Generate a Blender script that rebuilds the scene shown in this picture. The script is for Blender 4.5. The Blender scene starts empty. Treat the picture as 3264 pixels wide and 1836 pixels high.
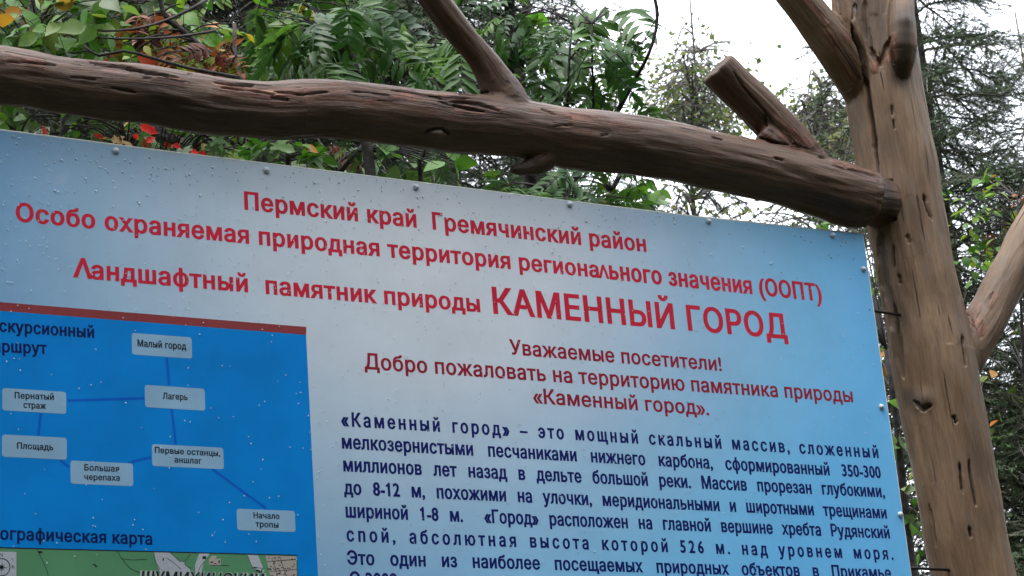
import bpy, bmesh, math, random
import numpy as np
from mathutils import Vector, Matrix, noise
from mathutils.geometry import tessellate_polygon, delaunay_2d_cdt

SC = bpy.context.scene
COL = SC.collection
random.seed(7)
rng = np.random.default_rng(11)

# ------------------------------------------------------------------ camera
W, H = 3264.0, 1836.0
F_PX, YAW, PITCH, ROLL = 6572.4, 0.49908, 0.33274, -0.08056
_cy, _sy, _cp, _sp = math.cos(YAW), math.sin(YAW), math.cos(PITCH), math.sin(PITCH)
FWD = Vector((_sy*_cp, _cy*_cp, _sp)); _r0 = Vector((_cy, -_sy, 0)); _u0 = _r0.cross(FWD)
_c, _s = math.cos(ROLL), math.sin(ROLL)
RIGHT = _r0*_c + _u0*_s
UP = _u0*_c - _r0*_s
CAM = Vector((0, -4.3, 1.62))
cam_data = bpy.data.cameras.new('camera'); cam = bpy.data.objects.new('camera', cam_data); COL.objects.link(cam)
cam.matrix_world = Matrix(((RIGHT.x, UP.x, -FWD.x, CAM.x), (RIGHT.y, UP.y, -FWD.y, CAM.y), (RIGHT.z, UP.z, -FWD.z, CAM.z), (0, 0, 0, 1)))
cam_data.sensor_width = 36; cam_data.lens = F_PX/W*36; cam_data.clip_end = 500; cam_data.clip_start = .05
cam_data.dof.use_dof = True; cam_data.dof.focus_distance = 5.3; cam_data.dof.aperture_fstop = 15
SC.camera = cam

# ------------------------------------------------------------------ world, sun, exposure
SUN_EL, SUN_ROT = math.radians(66), math.radians(235)
world = bpy.data.worlds.new('World'); SC.world = world; world.use_nodes = True
nt = world.node_tree; nt.nodes.clear()
out = nt.nodes.new('ShaderNodeOutputWorld')
sky = nt.nodes.new('ShaderNodeTexSky'); sky.sky_type = 'NISHITA'; sky.sun_disc = False
sky.sun_elevation = SUN_EL; sky.sun_rotation = SUN_ROT; sky.air_density = 1.0; sky.dust_density = 4.0
b1 = nt.nodes.new('ShaderNodeBackground'); b1.inputs[1].default_value = .05
nt.links.new(sky.outputs[0], b1.inputs[0])
# the closed cloud cover: bright, nearly even, a little cooler in places
tc = nt.nodes.new('ShaderNodeTexCoord'); nz = nt.nodes.new('ShaderNodeTexNoise'); nz.inputs['Scale'].default_value = 2.2; nz.inputs['Detail'].default_value = 3
rp = nt.nodes.new('ShaderNodeValToRGB'); rp.color_ramp.elements[0].position = .3; rp.color_ramp.elements[1].position = .7
rp.color_ramp.elements[0].color = (.83, .86, .93, 1); rp.color_ramp.elements[1].color = (.98, .985, 1.0, 1)
nt.links.new(tc.outputs['Generated'], nz.inputs['Vector']); nt.links.new(nz.outputs['Fac'], rp.inputs[0])
b2 = nt.nodes.new('ShaderNodeBackground'); b2.inputs[1].default_value = 1.14
nt.links.new(rp.outputs[0], b2.inputs[0])
ad = nt.nodes.new('ShaderNodeAddShader'); nt.links.new(b1.outputs[0], ad.inputs[0]); nt.links.new(b2.outputs[0], ad.inputs[1])
nt.links.new(ad.outputs[0], out.inputs[0])
sun_d = bpy.data.lights.new('sun', 'SUN'); sun_d.energy = .6; sun_d.angle = math.radians(14); sun_d.color = (1, .965, .91)
sun = bpy.data.objects.new('sun', sun_d); COL.objects.link(sun)
_sd = Vector((math.sin(SUN_ROT)*math.cos(SUN_EL), math.cos(SUN_ROT)*math.cos(SUN_EL), math.sin(SUN_EL)))
sun.rotation_euler = _sd.to_track_quat('Z', 'Y').to_euler(); sun.location = (0, -5, 12)
SC.view_settings.view_transform = 'Standard'; SC.view_settings.look = 'None'
SC.view_settings.exposure = 1.55; SC.view_settings.gamma = 1.0; SC.view_settings.use_curve_mapping = False
SC.render.engine = 'CYCLES'
SC.cycles.max_bounces = 6; SC.cycles.transparent_max_bounces = 6

# ------------------------------------------------------------------ pixel <-> place (survey of the photograph)
K = W/2576.0                       # surveyed coordinates are on a 2576 wide print
def ray(px, py, full=False):
    k = 1.0 if full else K
    return FWD*F_PX + RIGHT*(px*k - W/2) - UP*(py*k - H/2)
def on_plane(px, py, Y=0.0, full=False):
    d = ray(px, py, full); return CAM + d*((Y - CAM.y)/d.y)
def at(px, py, depth):
    return CAM + ray(px, py)*(depth/F_PX)
def depth_of(p): return (Vector(p) - CAM).dot(FWD)
def project_np(co):
    d = co - np.array(CAM); z = d @ np.array(FWD)
    return (d @ np.array(RIGHT)/z*F_PX + W/2)/K, (-(d @ np.array(UP))/z*F_PX + H/2)/K
PXM = F_PX/K                       # survey pixels per metre at one metre

# ------------------------------------------------------------------ helpers
def props(o, label=None, cat=None, group=None, kind=None):
    if label: o['label'] = label
    if cat: o['category'] = cat
    if group: o['group'] = group
    if kind: o['kind'] = kind
    return o
def thing(name, loc, label, cat, group=None):
    o = bpy.data.objects.new(name, None); o.empty_display_size = .1; o.location = loc; COL.objects.link(o)
    return props(o, label, cat, group)
def link(name, me, parent=None, loc=None, kind=None, label=None):
    o = bpy.data.objects.new(name, me); COL.objects.link(o)
    if parent is not None:
        o.parent = parent
        base = world_loc(parent)
        o.location = (Vector(loc) if loc is not None else Vector((0, 0, 0))) - base
    elif loc is not None: o.location = loc
    if kind: o['kind'] = kind
    if label: o['label'] = label
    return o
def world_loc(o):
    v = Vector(o.location)
    while o.parent is not None: o = o.parent; v += o.location
    return v

class MB:
    """collects triangles / quads with a material index and a random shade per piece"""
    def __init__(s): s.v = []; s.f = []; s.m = []; s.r = []
    def add(s, vs, fs, m=0, r=0.0):
        n = len(s.v); s.v += [tuple(v) for v in vs]
        for f in fs: s.f.append(tuple(i+n for i in f)); s.m.append(m); s.r.append(r)
    def tube(s, pts, rad, sides=6, m=0, r=0.0, cap=True):
        pts = [Vector(p) for p in pts]; n = len(pts); V = []; Fc = []
        ref = None
        for i, p in enumerate(pts):
            t = (pts[min(i+1, n-1)] - pts[max(i-1, 0)])
            if t.length < 1e-9: t = Vector((0, 0, 1))
            t.normalize()
            if ref is None: ref = Vector((0, 0, 1)) if abs(t.z) < .9 else Vector((1, 0, 0))
            a = t.cross(ref).normalized(); b = t.cross(a); ref = a.cross(t)
            for k in range(sides):
                an = 2*math.pi*k/sides; V.append(p + (a*math.cos(an) + b*math.sin(an))*rad[i])
        for i in range(n-1):
            for k in range(sides):
                k2 = (k+1) % sides; Fc.append((i*sides+k, i*sides+k2, (i+1)*sides+k2, (i+1)*sides+k))
        if cap: Fc.append(tuple(range(sides))[::-1]); Fc.append(tuple((n-1)*sides+k for k in range(sides)))
        s.add(V, Fc, m, r)
    def mesh(s, name, mats, smooth=False):
        me = bpy.data.meshes.new(name); me.from_pydata(s.v, [], s.f)
        for m in mats: me.materials.append(m)
        me.polygons.foreach_set('material_index', s.m)
        a = me.attributes.new('shade', 'FLOAT', 'FACE'); a.data.foreach_set('value', s.r)
        if smooth: me.polygons.foreach_set('use_smooth', [True]*len(s.f))
        me.update(); return me

# ------------------------------------------------------------------ materials
def new_mat(name):
    m = bpy.data.materials.new(name); m.use_nodes = True; return m, m.node_tree, m.node_tree.nodes['Principled BSDF']
def N(t, typ, **kw):
    n = t.nodes.new(typ)
    for k, v in kw.items(): setattr(n, k, v)
    return n
def ramp(t, stops):
    r = N(t, 'ShaderNodeValToRGB'); e = r.color_ramp.elements
    while len(e) < len(stops): e.new(.5)
    for i, (p, c) in enumerate(stops):
        e[i].position = p; e[i].color = (*c, 1) if len(c) == 3 else c
    return r
def math_n(t, op, a, b=None, clamp=False):
    n = N(t, 'ShaderNodeMath', operation=op, use_clamp=clamp)
    for i, v in enumerate((a, b)):
        if v is None: continue
        if isinstance(v, (int, float)): n.inputs[i].default_value = v
        else: t.links.new(v, n.inputs[i])
    return n.outputs[0]
def mixc(t, fac, a, b, blend='MIX'):
    n = N(t, 'ShaderNodeMix', data_type='RGBA', blend_type=blend)
    for k, v in ((0, fac), (6, a), (7, b)):
        if isinstance(v, (int, float)): n.inputs[k].default_value = v
        elif isinstance(v, tuple): n.inputs[k].default_value = (*v, 1)
        else: t.links.new(v, n.inputs[k])
    return n.outputs[2]

def wood_material(name='varnished_peeled_wood', tint=(1.16, 1.13, 1.06)):
    m, t, b = new_mat(name)
    g = N(t, 'ShaderNodeAttribute', attribute_name='grain').outputs['Vector']
    wear = N(t, 'ShaderNodeAttribute', attribute_name='wear').outputs['Fac']
    dirt = N(t, 'ShaderNodeAttribute', attribute_name='dirt').outputs['Fac']  # crack dirt, and shade painted into the wood colour
    def nz(sx, sp, detail=4, rough=.6):
        mp = N(t, 'ShaderNodeMapping'); mp.inputs['Scale'].default_value = (sx, sp, sp); t.links.new(g, mp.inputs[0])
        n = N(t, 'ShaderNodeTexNoise'); n.inputs['Scale'].default_value = 1; n.inputs['Detail'].default_value = detail; n.inputs['Roughness'].default_value = rough
        t.links.new(mp.outputs[0], n.inputs['Vector']); return n.outputs['Fac']
    broad = nz(3, 9, 3); fine = nz(9, 130, 5, .65); mid = nz(4, 34, 4); spl = nz(3.2, 85, 2, .5); vfine = nz(22, 420, 3, .7); blot = nz(14, 22, 5, .7)
    base = ramp(t, [(.28, (.080, .052, .034)), (.5, (.135, .090, .058)), (.72, (.205, .145, .097))]); t.links.new(broad, base.inputs[0])
    c = base.outputs[0]
    fr = ramp(t, [(.3, (.72, .68, .64)), (.65, (1.12, 1.12, 1.1))]); t.links.new(fine, fr.inputs[0])
    c = mixc(t, .8, c, fr.outputs[0], 'MULTIPLY')
    mr = ramp(t, [(.35, (.8, .76, .74)), (.6, (1.1, 1.08, 1.04))]); t.links.new(mid, mr.inputs[0])
    c = mixc(t, .7, c, mr.outputs[0], 'MULTIPLY')
    vr = ramp(t, [(.3, (.70, .70, .70)), (.7, (1.22, 1.22, 1.22))]); t.links.new(vfine, vr.inputs[0]); c = mixc(t, .8, c, vr.outputs[0], 'MULTIPLY')
    gr = ramp(t, [(.45, (0, 0, 0)), (.7, (1, 1, 1))]); t.links.new(blot, gr.inputs[0]); c = mixc(t, math_n(t, 'MULTIPLY', gr.outputs[0], .35), c, (.12, .105, .092))
    # torn reddish patches where the bast is left on
    wf = math_n(t, 'MULTIPLY', wear, ramp_out(t, math_n(t, 'ADD', math_n(t, 'MULTIPLY', mid, .5), math_n(t, 'MULTIPLY', blot, .5)), .42, .56))
    red = ramp(t, [(.3, (.05, .018, .012)), (.48, (.13, .045, .026)), (.58, (.27, .125, .08)), (.7, (.50, .31, .22))]); t.links.new(nz(10, 70, 5, .7), red.inputs[0])
    c = mixc(t, wf, c, red.outputs[0])
    sp = ramp_out(t, spl, .30, .265)          # little drying splits
    c = mixc(t, math_n(t, 'MULTIPLY', sp, .8), c, (.03, .018, .012))
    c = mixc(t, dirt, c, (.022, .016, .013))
    c = mixc(t, 1.0, c, tint, 'MULTIPLY')
    spw = math_n(t, 'MULTIPLY', ramp_out(t, nz(4.5, 130, 3, .6), .44, .40), ramp_out(t, wear, .15, .7))
    c = mixc(t, math_n(t, 'MULTIPLY', spw, .85), c, (.03, .014, .010))
    t.links.new(c, b.inputs['Base Color'])
    b.inputs['Specular IOR Level'].default_value = .3
    rr = ramp(t, [(.3, (.42,)*3), (.7, (.62,)*3)]); t.links.new(mid, rr.inputs[0]); t.links.new(rr.outputs[0], b.inputs['Roughness'])
    h = math_n(t, 'ADD', math_n(t, 'ADD', math_n(t, 'MULTIPLY', fine, .5), math_n(t, 'MULTIPLY', mid, .7)), math_n(t, 'MULTIPLY', vfine, .22))
    h = math_n(t, 'SUBTRACT', h, math_n(t, 'MULTIPLY', sp, 1.6))
    h = math_n(t, 'SUBTRACT', h, math_n(t, 'MULTIPLY', spw, 1.4))
    h = math_n(t, 'ADD', h, math_n(t, 'MULTIPLY', math_n(t, 'MULTIPLY', wear, blot), 1.2))
    bp = N(t, 'ShaderNodeBump'); bp.inputs['Strength'].default_value = .75; bp.inputs['Distance'].default_value = .006
    t.links.new(h, bp.inputs['Height']); t.links.new(bp.outputs[0], b.inputs['Normal'])
    return m
def ramp_out(t, v, lo, hi):
    n = N(t, 'ShaderNodeMapRange'); n.inputs[1].default_value = lo; n.inputs[2].default_value = hi; t.links.new(v, n.inputs[0]); return n.outputs[0]

def bark_material(name, c1, c2, scale=30):
    m, t, b = new_mat(name)
    tc = N(t, 'ShaderNodeTexCoord'); n = N(t, 'ShaderNodeTexNoise'); n.inputs['Scale'].default_value = scale; n.inputs['Detail'].default_value = 4
    t.links.new(tc.outputs['Object'], n.inputs['Vector'])
    r = ramp(t, [(.38, c1), (.62, c2)]); t.links.new(n.outputs['Fac'], r.inputs[0]); t.links.new(r.outputs[0], b.inputs['Base Color'])
    b.inputs['Roughness'].default_value = .85
    bp = N(t, 'ShaderNodeBump'); bp.inputs['Strength'].default_value = .6; bp.inputs['Distance'].default_value = .01
    t.links.new(n.outputs['Fac'], bp.inputs['Height']); t.links.new(bp.outputs[0], b.inputs['Normal'])
    return m
def leaf_material(name, stops, trans=.35, rough=.45, spec=.4):
    m, t, b = new_mat(name)
    a = N(t, 'ShaderNodeAttribute', attribute_name='shade').outputs['Fac']
    oi = N(t, 'ShaderNodeObjectInfo').outputs['Random']
    f = math_n(t, 'FRACT', math_n(t, 'ADD', a, oi))
    r = ramp(t, stops); r.color_ramp.interpolation = 'LINEAR'; t.links.new(f, r.inputs[0])
    tc = N(t, 'ShaderNodeTexCoord'); n = N(t, 'ShaderNodeTexNoise'); n.inputs['Scale'].default_value = 45; n.inputs['Detail'].default_value = 3
    t.links.new(tc.outputs['Object'], n.inputs['Vector'])
    v = ramp(t, [(.3, (.72, .72, .72)), (.7, (1.15, 1.15, 1.1))]); t.links.new(n.outputs['Fac'], v.inputs[0])
    c = mixc(t, 1.0, r.outputs[0], v.outputs[0], 'MULTIPLY')
    geo = N(t, 'ShaderNodeNewGeometry')     # the underside of a leaf is paler and duller
    c2 = mixc(t, .35, c, (.16, .20, .15)); cc = mixc(t, geo.outputs['Backfacing'], c, c2)
    t.links.new(cc, b.inputs['Base Color']); b.inputs['Roughness'].default_value = rough; b.inputs['Specular IOR Level'].default_value = spec
    tr = N(t, 'ShaderNodeBsdfTranslucent'); t.links.new(mixc(t, 1.0, c, (1.25, 1.3, .7), 'MULTIPLY'), tr.inputs[0])
    mx = N(t, 'ShaderNodeMixShader'); mx.inputs[0].default_value = trans
    t.links.new(b.outputs[0], mx.inputs[1]); t.links.new(tr.outputs[0], mx.inputs[2])
    t.links.new(mx.outputs[0], t.nodes['Material Output'].inputs[0])
    return m
def print_mat(name, col, rough=.33):
    m, t, b = new_mat(name)
    tc = N(t, 'ShaderNodeTexCoord'); n = N(t, 'ShaderNodeTexNoise'); n.inputs['Scale'].default_value = 9; n.inputs['Detail'].default_value = 5
    t.links.new(tc.outputs['Object'], n.inputs['Vector'])
    v = ramp(t, [(.3, (.9, .9, .9)), (.7, (1.08, 1.08, 1.08))]); t.links.new(n.outputs['Fac'], v.inputs[0])
    t.links.new(mixc(t, 1.0, col, v.outputs[0], 'MULTIPLY'), b.inputs['Base Color'])
    b.inputs['Roughness'].default_value = rough; b.inputs['Specular IOR Level'].default_value = .12
    return m

WOOD = wood_material(); WOOD_LOG = wood_material('darker_red_brown_wood', (.66, .585, .56))
M_RED = print_mat('dark_red_print', (.44, .018, .042))
M_RED2 = print_mat('maroon_print', (.23, .012, .030))
M_NAVY = print_mat('navy_print', (.007, .010, .10))
M_INK = print_mat('ink_print', (.004, .010, .075))
M_BLACK = print_mat('black_print', (.012, .014, .02))
M_PANEL = print_mat('blue_print', (.0, .165, .50), .4)
M_STRIPE = print_mat('brick_red_print', (.19, .038, .042))
M_TAG = print_mat('pale_blue_print', (.19, .33, .47))
M_LINE = print_mat('route_line_print', (.004, .085, .42))
M_MAPG = print_mat('map_green_print', (.07, .20, .105))
M_MAPW = print_mat('map_pale_print', (.31, .34, .39))
M_MAPB = print_mat('map_town_print', (.30, .275, .25))
M_HALO = print_mat('map_lettering_edge_print', (.30,.36,.34))
M_STEEL, _t, _b = new_mat('galvanised_edge'); _b.inputs['Base Color'].default_value = (.50, .54, .50, 1); _b.inputs['Metallic'].default_value = .3; _b.inputs['Roughness'].default_value = .45
M_NAIL, _t, _b = new_mat('dark_iron'); _b.inputs['Base Color'].default_value = (.02, .018, .018, 1); _b.inputs['Metallic'].default_value = .6; _b.inputs['Roughness'].default_value = .6

def board_material():
    m, t, b = new_mat('board_print_and_light')
    tc = N(t, 'ShaderNodeTexCoord'); sep = N(t, 'ShaderNodeSeparateXYZ'); t.links.new(tc.outputs['Object'], sep.inputs[0])
    c = on_plane(1065, 600) - BOARD_ORIGIN; xr = (on_plane(2200, 860) - on_plane(1065, 860)).x; xl = (on_plane(1010, 860) - on_plane(-150, 860)).x  # printed gradient, pale centre raised to carry the brighter light at the top
    dx = math_n(t, 'SUBTRACT', sep.outputs[0], c.x); dz = math_n(t, 'SUBTRACT', sep.outputs[2], c.z)
    dx = math_n(t, 'ADD', dx, math_n(t, 'MULTIPLY', dz, -.12))
    ax = math_n(t, 'DIVIDE', dx, xr); az = math_n(t, 'DIVIDE', dz, .80)
    r = math_n(t, 'SQRT', math_n(t, 'ADD', math_n(t, 'MULTIPLY', ax, ax), math_n(t, 'MULTIPLY', math_n(t, 'MULTIPLY', az, az), .46)))
    rR = ramp(t, [(.0, (.52, .57, .62)), (.30, (.47, .54, .62)), (.58, (.27, .44, .61)), (.82, (.16, .42, .67)), (1.0, (.115, .40, .72))])
    rL = ramp(t, [(.0, (.52, .57, .62)), (.30, (.44, .52, .60)), (.60, (.24, .38, .52)), (.80, (.135, .285, .47)), (1.0, (.09, .245, .44))])
    t.links.new(r, rR.inputs[0]); t.links.new(r, rL.inputs[0])
    mixed = mixc(t, ramp_out(t, ax, -.15, .15), rL.outputs[0], rR.outputs[0])
    n = N(t, 'ShaderNodeTexNoise'); n.inputs['Scale'].default_value = 5; n.inputs['Detail'].default_value = 6; n.inputs['Roughness'].default_value = .7
    t.links.new(tc.outputs['Object'], n.inputs['Vector'])
    v = ramp(t, [(.3, (.93, .93, .93)), (.7, (1.06, 1.06, 1.05))]); t.links.new(n.outputs['Fac'], v.inputs[0])
    cc = mixc(t, 1.0, mixed, v.outputs[0], 'MULTIPLY')
    st = ramp_out(t, n.outputs['Fac'], .64, .74)
    t.links.new(mixc(t, math_n(t, 'MULTIPLY', st, .25), cc, (.42, .44, .46)), b.inputs['Base Color'])
    b.inputs['Roughness'].default_value = .36; b.inputs['Specular IOR Level'].default_value = .3
    n2 = N(t, 'ShaderNodeTexNoise'); n2.inputs['Scale'].default_value = 260; n2.inputs['Detail'].default_value = 2; t.links.new(tc.outputs['Object'], n2.inputs['Vector'])
    bp = N(t, 'ShaderNodeBump'); bp.inputs['Strength'].default_value = .25; bp.inputs['Distance'].default_value = .001
    t.links.new(n2.outputs['Fac'], bp.inputs['Height']); t.links.new(bp.outputs[0], b.inputs['Normal'])
    return m

# ------------------------------------------------------------------ ground
def ground():
    m, t, b = new_mat('forest_floor')
    tc = N(t, 'ShaderNodeTexCoord'); n = N(t, 'ShaderNodeTexNoise'); n.inputs['Scale'].default_value = 3; n.inputs['Detail'].default_value = 8
    t.links.new(tc.outputs['Object'], n.inputs['Vector'])
    r = ramp(t, [(.35, (.012, .015, .008)), (.55, (.028, .032, .015)), (.7, (.05, .038, .024))]); t.links.new(n.outputs['Fac'], r.inputs[0])
    t.links.new(r.outputs[0], b.inputs['Base Color']); b.inputs['Roughness'].default_value = .95
    mb = MB(); n_ = 60; S = 150
    for j in range(n_+1):
        for i in range(n_+1):
            u = (i/n_*2-1); v = (j/n_*2-1); x = S*u*abs(u); y = S*v*abs(v)
            mb.v.append((x, y, .06*noise.noise(Vector((x*.4, y*.4, 0)))*min(1, 1)))
    for j in range(n_):
        for i in range(n_):
            a = j*(n_+1)+i; mb.f.append((a, a+1, a+n_+2, a+n_+1)); mb.m.append(0); mb.r.append(0)
    o = link('ground', mb.mesh('ground', [m], True)); o['kind'] = 'structure'
ground()

# ------------------------------------------------------------------ logs
def spline(ch, step):
    P = [np.array([*p, r]) for p, r in ch]; P = [2*P[0]-P[1]] + P + [2*P[-1]-P[-2]]; o = []
    for i in range(1, len(P)-2):
        a, b, c, d = P[i-1:i+3]; n = max(2, int(np.linalg.norm(c[:3]-b[:3])/step))
        for k in range(n):
            t = k/n; o.append(.5*((2*b) + (-a+c)*t + (2*a-5*b+4*c-d)*t*t + (-a+3*b-3*c+d)*t**3))
    o.append(P[-2]); return o
def vnoise(p):
    """value noise in [-1,1], p: (n,3)"""
    i = np.floor(p).astype(np.int64); f = p - i; f = f*f*(3-2*f); o = np.zeros(len(p))
    for dx in (0, 1):
        for dy in (0, 1):
            for dz in (0, 1):
                h = (i[:, 0]+dx)*374761393 + (i[:, 1]+dy)*668265263 + (i[:, 2]+dz)*2147483647
                h = (h ^ (h >> 13))*1274126177 & 0xffffffff; h = (h ^ (h >> 16)) & 0xffff
                w = (f[:, 0] if dx else 1-f[:, 0])*(f[:, 1] if dy else 1-f[:, 1])*(f[:, 2] if dz else 1-f[:, 2])
                o += w*(h/32767.5-1)
    return o
def poly_dist(x, y, pl):
    """distance (survey px) to a polyline and position along it 0..1"""
    best = np.full(len(x), 1e9); tt = np.zeros(len(x)); n = len(pl)-1
    for i in range(n):
        (x0, y0), (x1, y1) = pl[i], pl[i+1]; dx, dy = x1-x0, y1-y0
        t = np.clip(((x-x0)*dx + (y-y0)*dy)/(dx*dx+dy*dy), 0, 1)
        d = np.hypot(x-x0-t*dx, y-y0-t*dy); k = d < best; best[k] = d[k]; tt[k] = (i+t[k])/n
    return best, tt
def build_log(name, chains, voxel, smooth, parent, grooves=(), bumps=(), wears=(), dirt_shades=(), seed=0.0, rough=.003, sockets=(), mat=None):
    mat = mat or WOOD
    mb = MB(); segs = []
    for ch in chains:
        S = spline(ch, .03); mb.tube([s[:3] for s in S], [s[3] for s in S], 28); segs.append(np.array(S))
    me = mb.mesh(name, [mat]); tmp = bpy.data.objects.new('tmp', me); COL.objects.link(tmp)
    md = tmp.modifiers.new('r', 'REMESH'); md.mode = 'VOXEL'; md.voxel_size = voxel; md.use_smooth_shade = True
    md = tmp.modifiers.new('s', 'SMOOTH'); md.factor = .5; md.iterations = smooth
    dg = bpy.context.evaluated_depsgraph_get(); new = bpy.data.meshes.new_from_object(tmp.evaluated_get(dg))
    bpy.data.objects.remove(tmp); new.name = name
    n = len(new.vertices); co = np.empty(n*3); new.vertices.foreach_get('co', co); co = co.reshape(-1, 3)
    nr = np.empty(n*3); new.vertices.foreach_get('normal', nr); nr = nr.reshape(-1, 3)
    best = np.full(n, 1e9); grain = np.zeros((n, 3))
    for q, S in enumerate(segs):
        st = max(1, len(S)//30); S = np.vstack([S[::st], S[-1:]]); cum = 0
        ax = S[-1, :3]-S[0, :3]; ax /= np.linalg.norm(ax); u = np.cross(ax, [0, 1, .1]); u /= np.linalg.norm(u); w = np.cross(ax, u)
        for i in range(len(S)-1):
            a = S[i, :3]; d = S[i+1, :3]-a; L = np.linalg.norm(d)
            if L < 1e-6: continue
            t = np.clip(((co-a) @ d)/(L*L), 0, 1); off = co-a-t[:, None]*d; dd = np.linalg.norm(off, axis=1)/(S[i, 3]+.001)*(1.22 if q else 1)
            k = dd < best; best[k] = dd[k]
            grain[k, 0] = cum+t[k]*L+q*5; grain[k, 1] = off[k] @ u; grain[k, 2] = off[k] @ w; cum += L
    g = grain + seed
    disp = rough*1.6*vnoise(co*9.0+seed) + rough*.8*vnoise(g*[9, 60, 60]) + .35*rough*vnoise(g*[20, 150, 150])
    x, y = project_np(co); view = co-np.array(CAM); view /= np.linalg.norm(view, axis=1)[:, None]; facing = (nr*view).sum(1) < .1
    wear = np.zeros(n); dirt = np.zeros(n)
    for pl, w in wears:
        d, t = poly_dist(x, y, pl); d = d + 9*vnoise(g*[12, 40, 40]+3)
        wear = np.maximum(wear, np.where(facing, np.clip(1.25-d/w, 0, 1), 0))
    for pl, w, s in dirt_shades:
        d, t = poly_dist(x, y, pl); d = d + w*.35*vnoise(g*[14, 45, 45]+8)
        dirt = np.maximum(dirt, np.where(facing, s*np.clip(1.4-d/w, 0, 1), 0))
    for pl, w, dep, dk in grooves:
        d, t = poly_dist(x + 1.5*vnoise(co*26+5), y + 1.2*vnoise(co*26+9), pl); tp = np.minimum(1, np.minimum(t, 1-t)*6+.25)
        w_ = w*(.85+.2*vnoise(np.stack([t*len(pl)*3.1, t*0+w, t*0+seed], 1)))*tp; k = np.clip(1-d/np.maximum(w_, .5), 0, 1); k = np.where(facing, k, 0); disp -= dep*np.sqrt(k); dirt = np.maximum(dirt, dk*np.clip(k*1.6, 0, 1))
    for (bx, by), w, dep in bumps:
        d = np.hypot(x-bx, y-by); disp += np.where(facing, dep*np.exp(-(d/w)**2), 0)
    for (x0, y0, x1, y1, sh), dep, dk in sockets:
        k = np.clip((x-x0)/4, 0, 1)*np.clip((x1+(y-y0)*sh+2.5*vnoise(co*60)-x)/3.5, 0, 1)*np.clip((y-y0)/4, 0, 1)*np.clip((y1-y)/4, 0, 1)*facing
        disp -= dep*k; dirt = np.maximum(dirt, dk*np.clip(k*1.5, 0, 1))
    torn = np.clip(wear, 0, 1)*(.004*np.floor(2.5*(vnoise(g*[7, 38, 38]+11)+1))/2.5-.004)
    disp += torn*.35
    co = co + nr*disp[:, None]; new.vertices.foreach_set('co', co.reshape(-1))
    a = new.attributes.new('grain', 'FLOAT_VECTOR', 'POINT'); a.data.foreach_set('vector', g.reshape(-1))
    a = new.attributes.new('wear', 'FLOAT', 'POINT'); a.data.foreach_set('value', wear)
    a = new.attributes.new('dirt', 'FLOAT', 'POINT'); a.data.foreach_set('value', dirt)
    if not new.materials: new.materials.append(mat)
    new.polygons.foreach_set('use_smooth', [True]*len(new.polygons)); new.update()
    return link(name, new, parent)
def node(px, py, Y, rpx):
    p = on_plane(px, py, Y); return (tuple(p), rpx*depth_of(p)/PXM)

# ---- post
PY = .055
post_pts = [(2206, -150, 84), (2202, -60, 86), (2200, 0, 86), (2204, 60, 90), (2212, 140, 95), (2223, 230, 99), (2240, 330, 101), (2258, 430, 100), (2280, 560, 99), (2302, 680, 98),
            (2325, 790, 101), (2345, 900, 106), (2366, 1010, 106), (2392, 1150, 105), (2421, 1310, 104), (2450, 1449, 104)]
pc = [node(a, b, PY, c) for a, b, c in post_pts]
d_ = (Vector(pc[-1][0]) - Vector(pc[-3][0])).normalized(); p_ = Vector(pc[-1][0])
while p_.z > -.3:
    p_ = p_ + d_*.3; pc.append((tuple(p_), pc[-1][1]*1.012))
left_limb = [node(2255, 440, PY+.08, 20), node(2222, 345, PY+.06, 36), node(2182, 250, PY+.02, 50), node(2110, 130, PY-.03, 52), node(2052, 55, PY-.04, 49), node(1992, -22, PY-.05, 46), node(1905, -140, PY-.06, 43)]
pale_stem = [node(2180, 260, PY+.0, 22), node(2158, 180, PY-.03, 32), node(2134, 90, PY-.06, 34), node(2124, 20, PY-.07, 29), node(2118, -60, PY-.07, 28), node(2112, -150, PY-.07, 27)]
right_limb = [node(2350, 1000, PY, 62), node(2408, 915, PY-.01, 60), node(2462, 835, PY-.02, 54), node(2515, 735, PY-.02, 50), node(2570, 625, PY-.02, 49), node(2640, 500, PY-.02, 46), node(2740, 340, PY-.02, 42)]
drooping = [node(2268, -30, PY-.08, 34), node(2268, 50, PY-.13, 35), node(2272, 120, PY-.14, 33), node(2268, 178, PY-.11, 24), node(2262, 205, PY-.07, 16)]
post = thing('timber_post', (pc[-1][0][0], pc[-1][0][1], 0), 'brown peeled tree trunk post with a long dark crack, beside the blue board', 'post')
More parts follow.
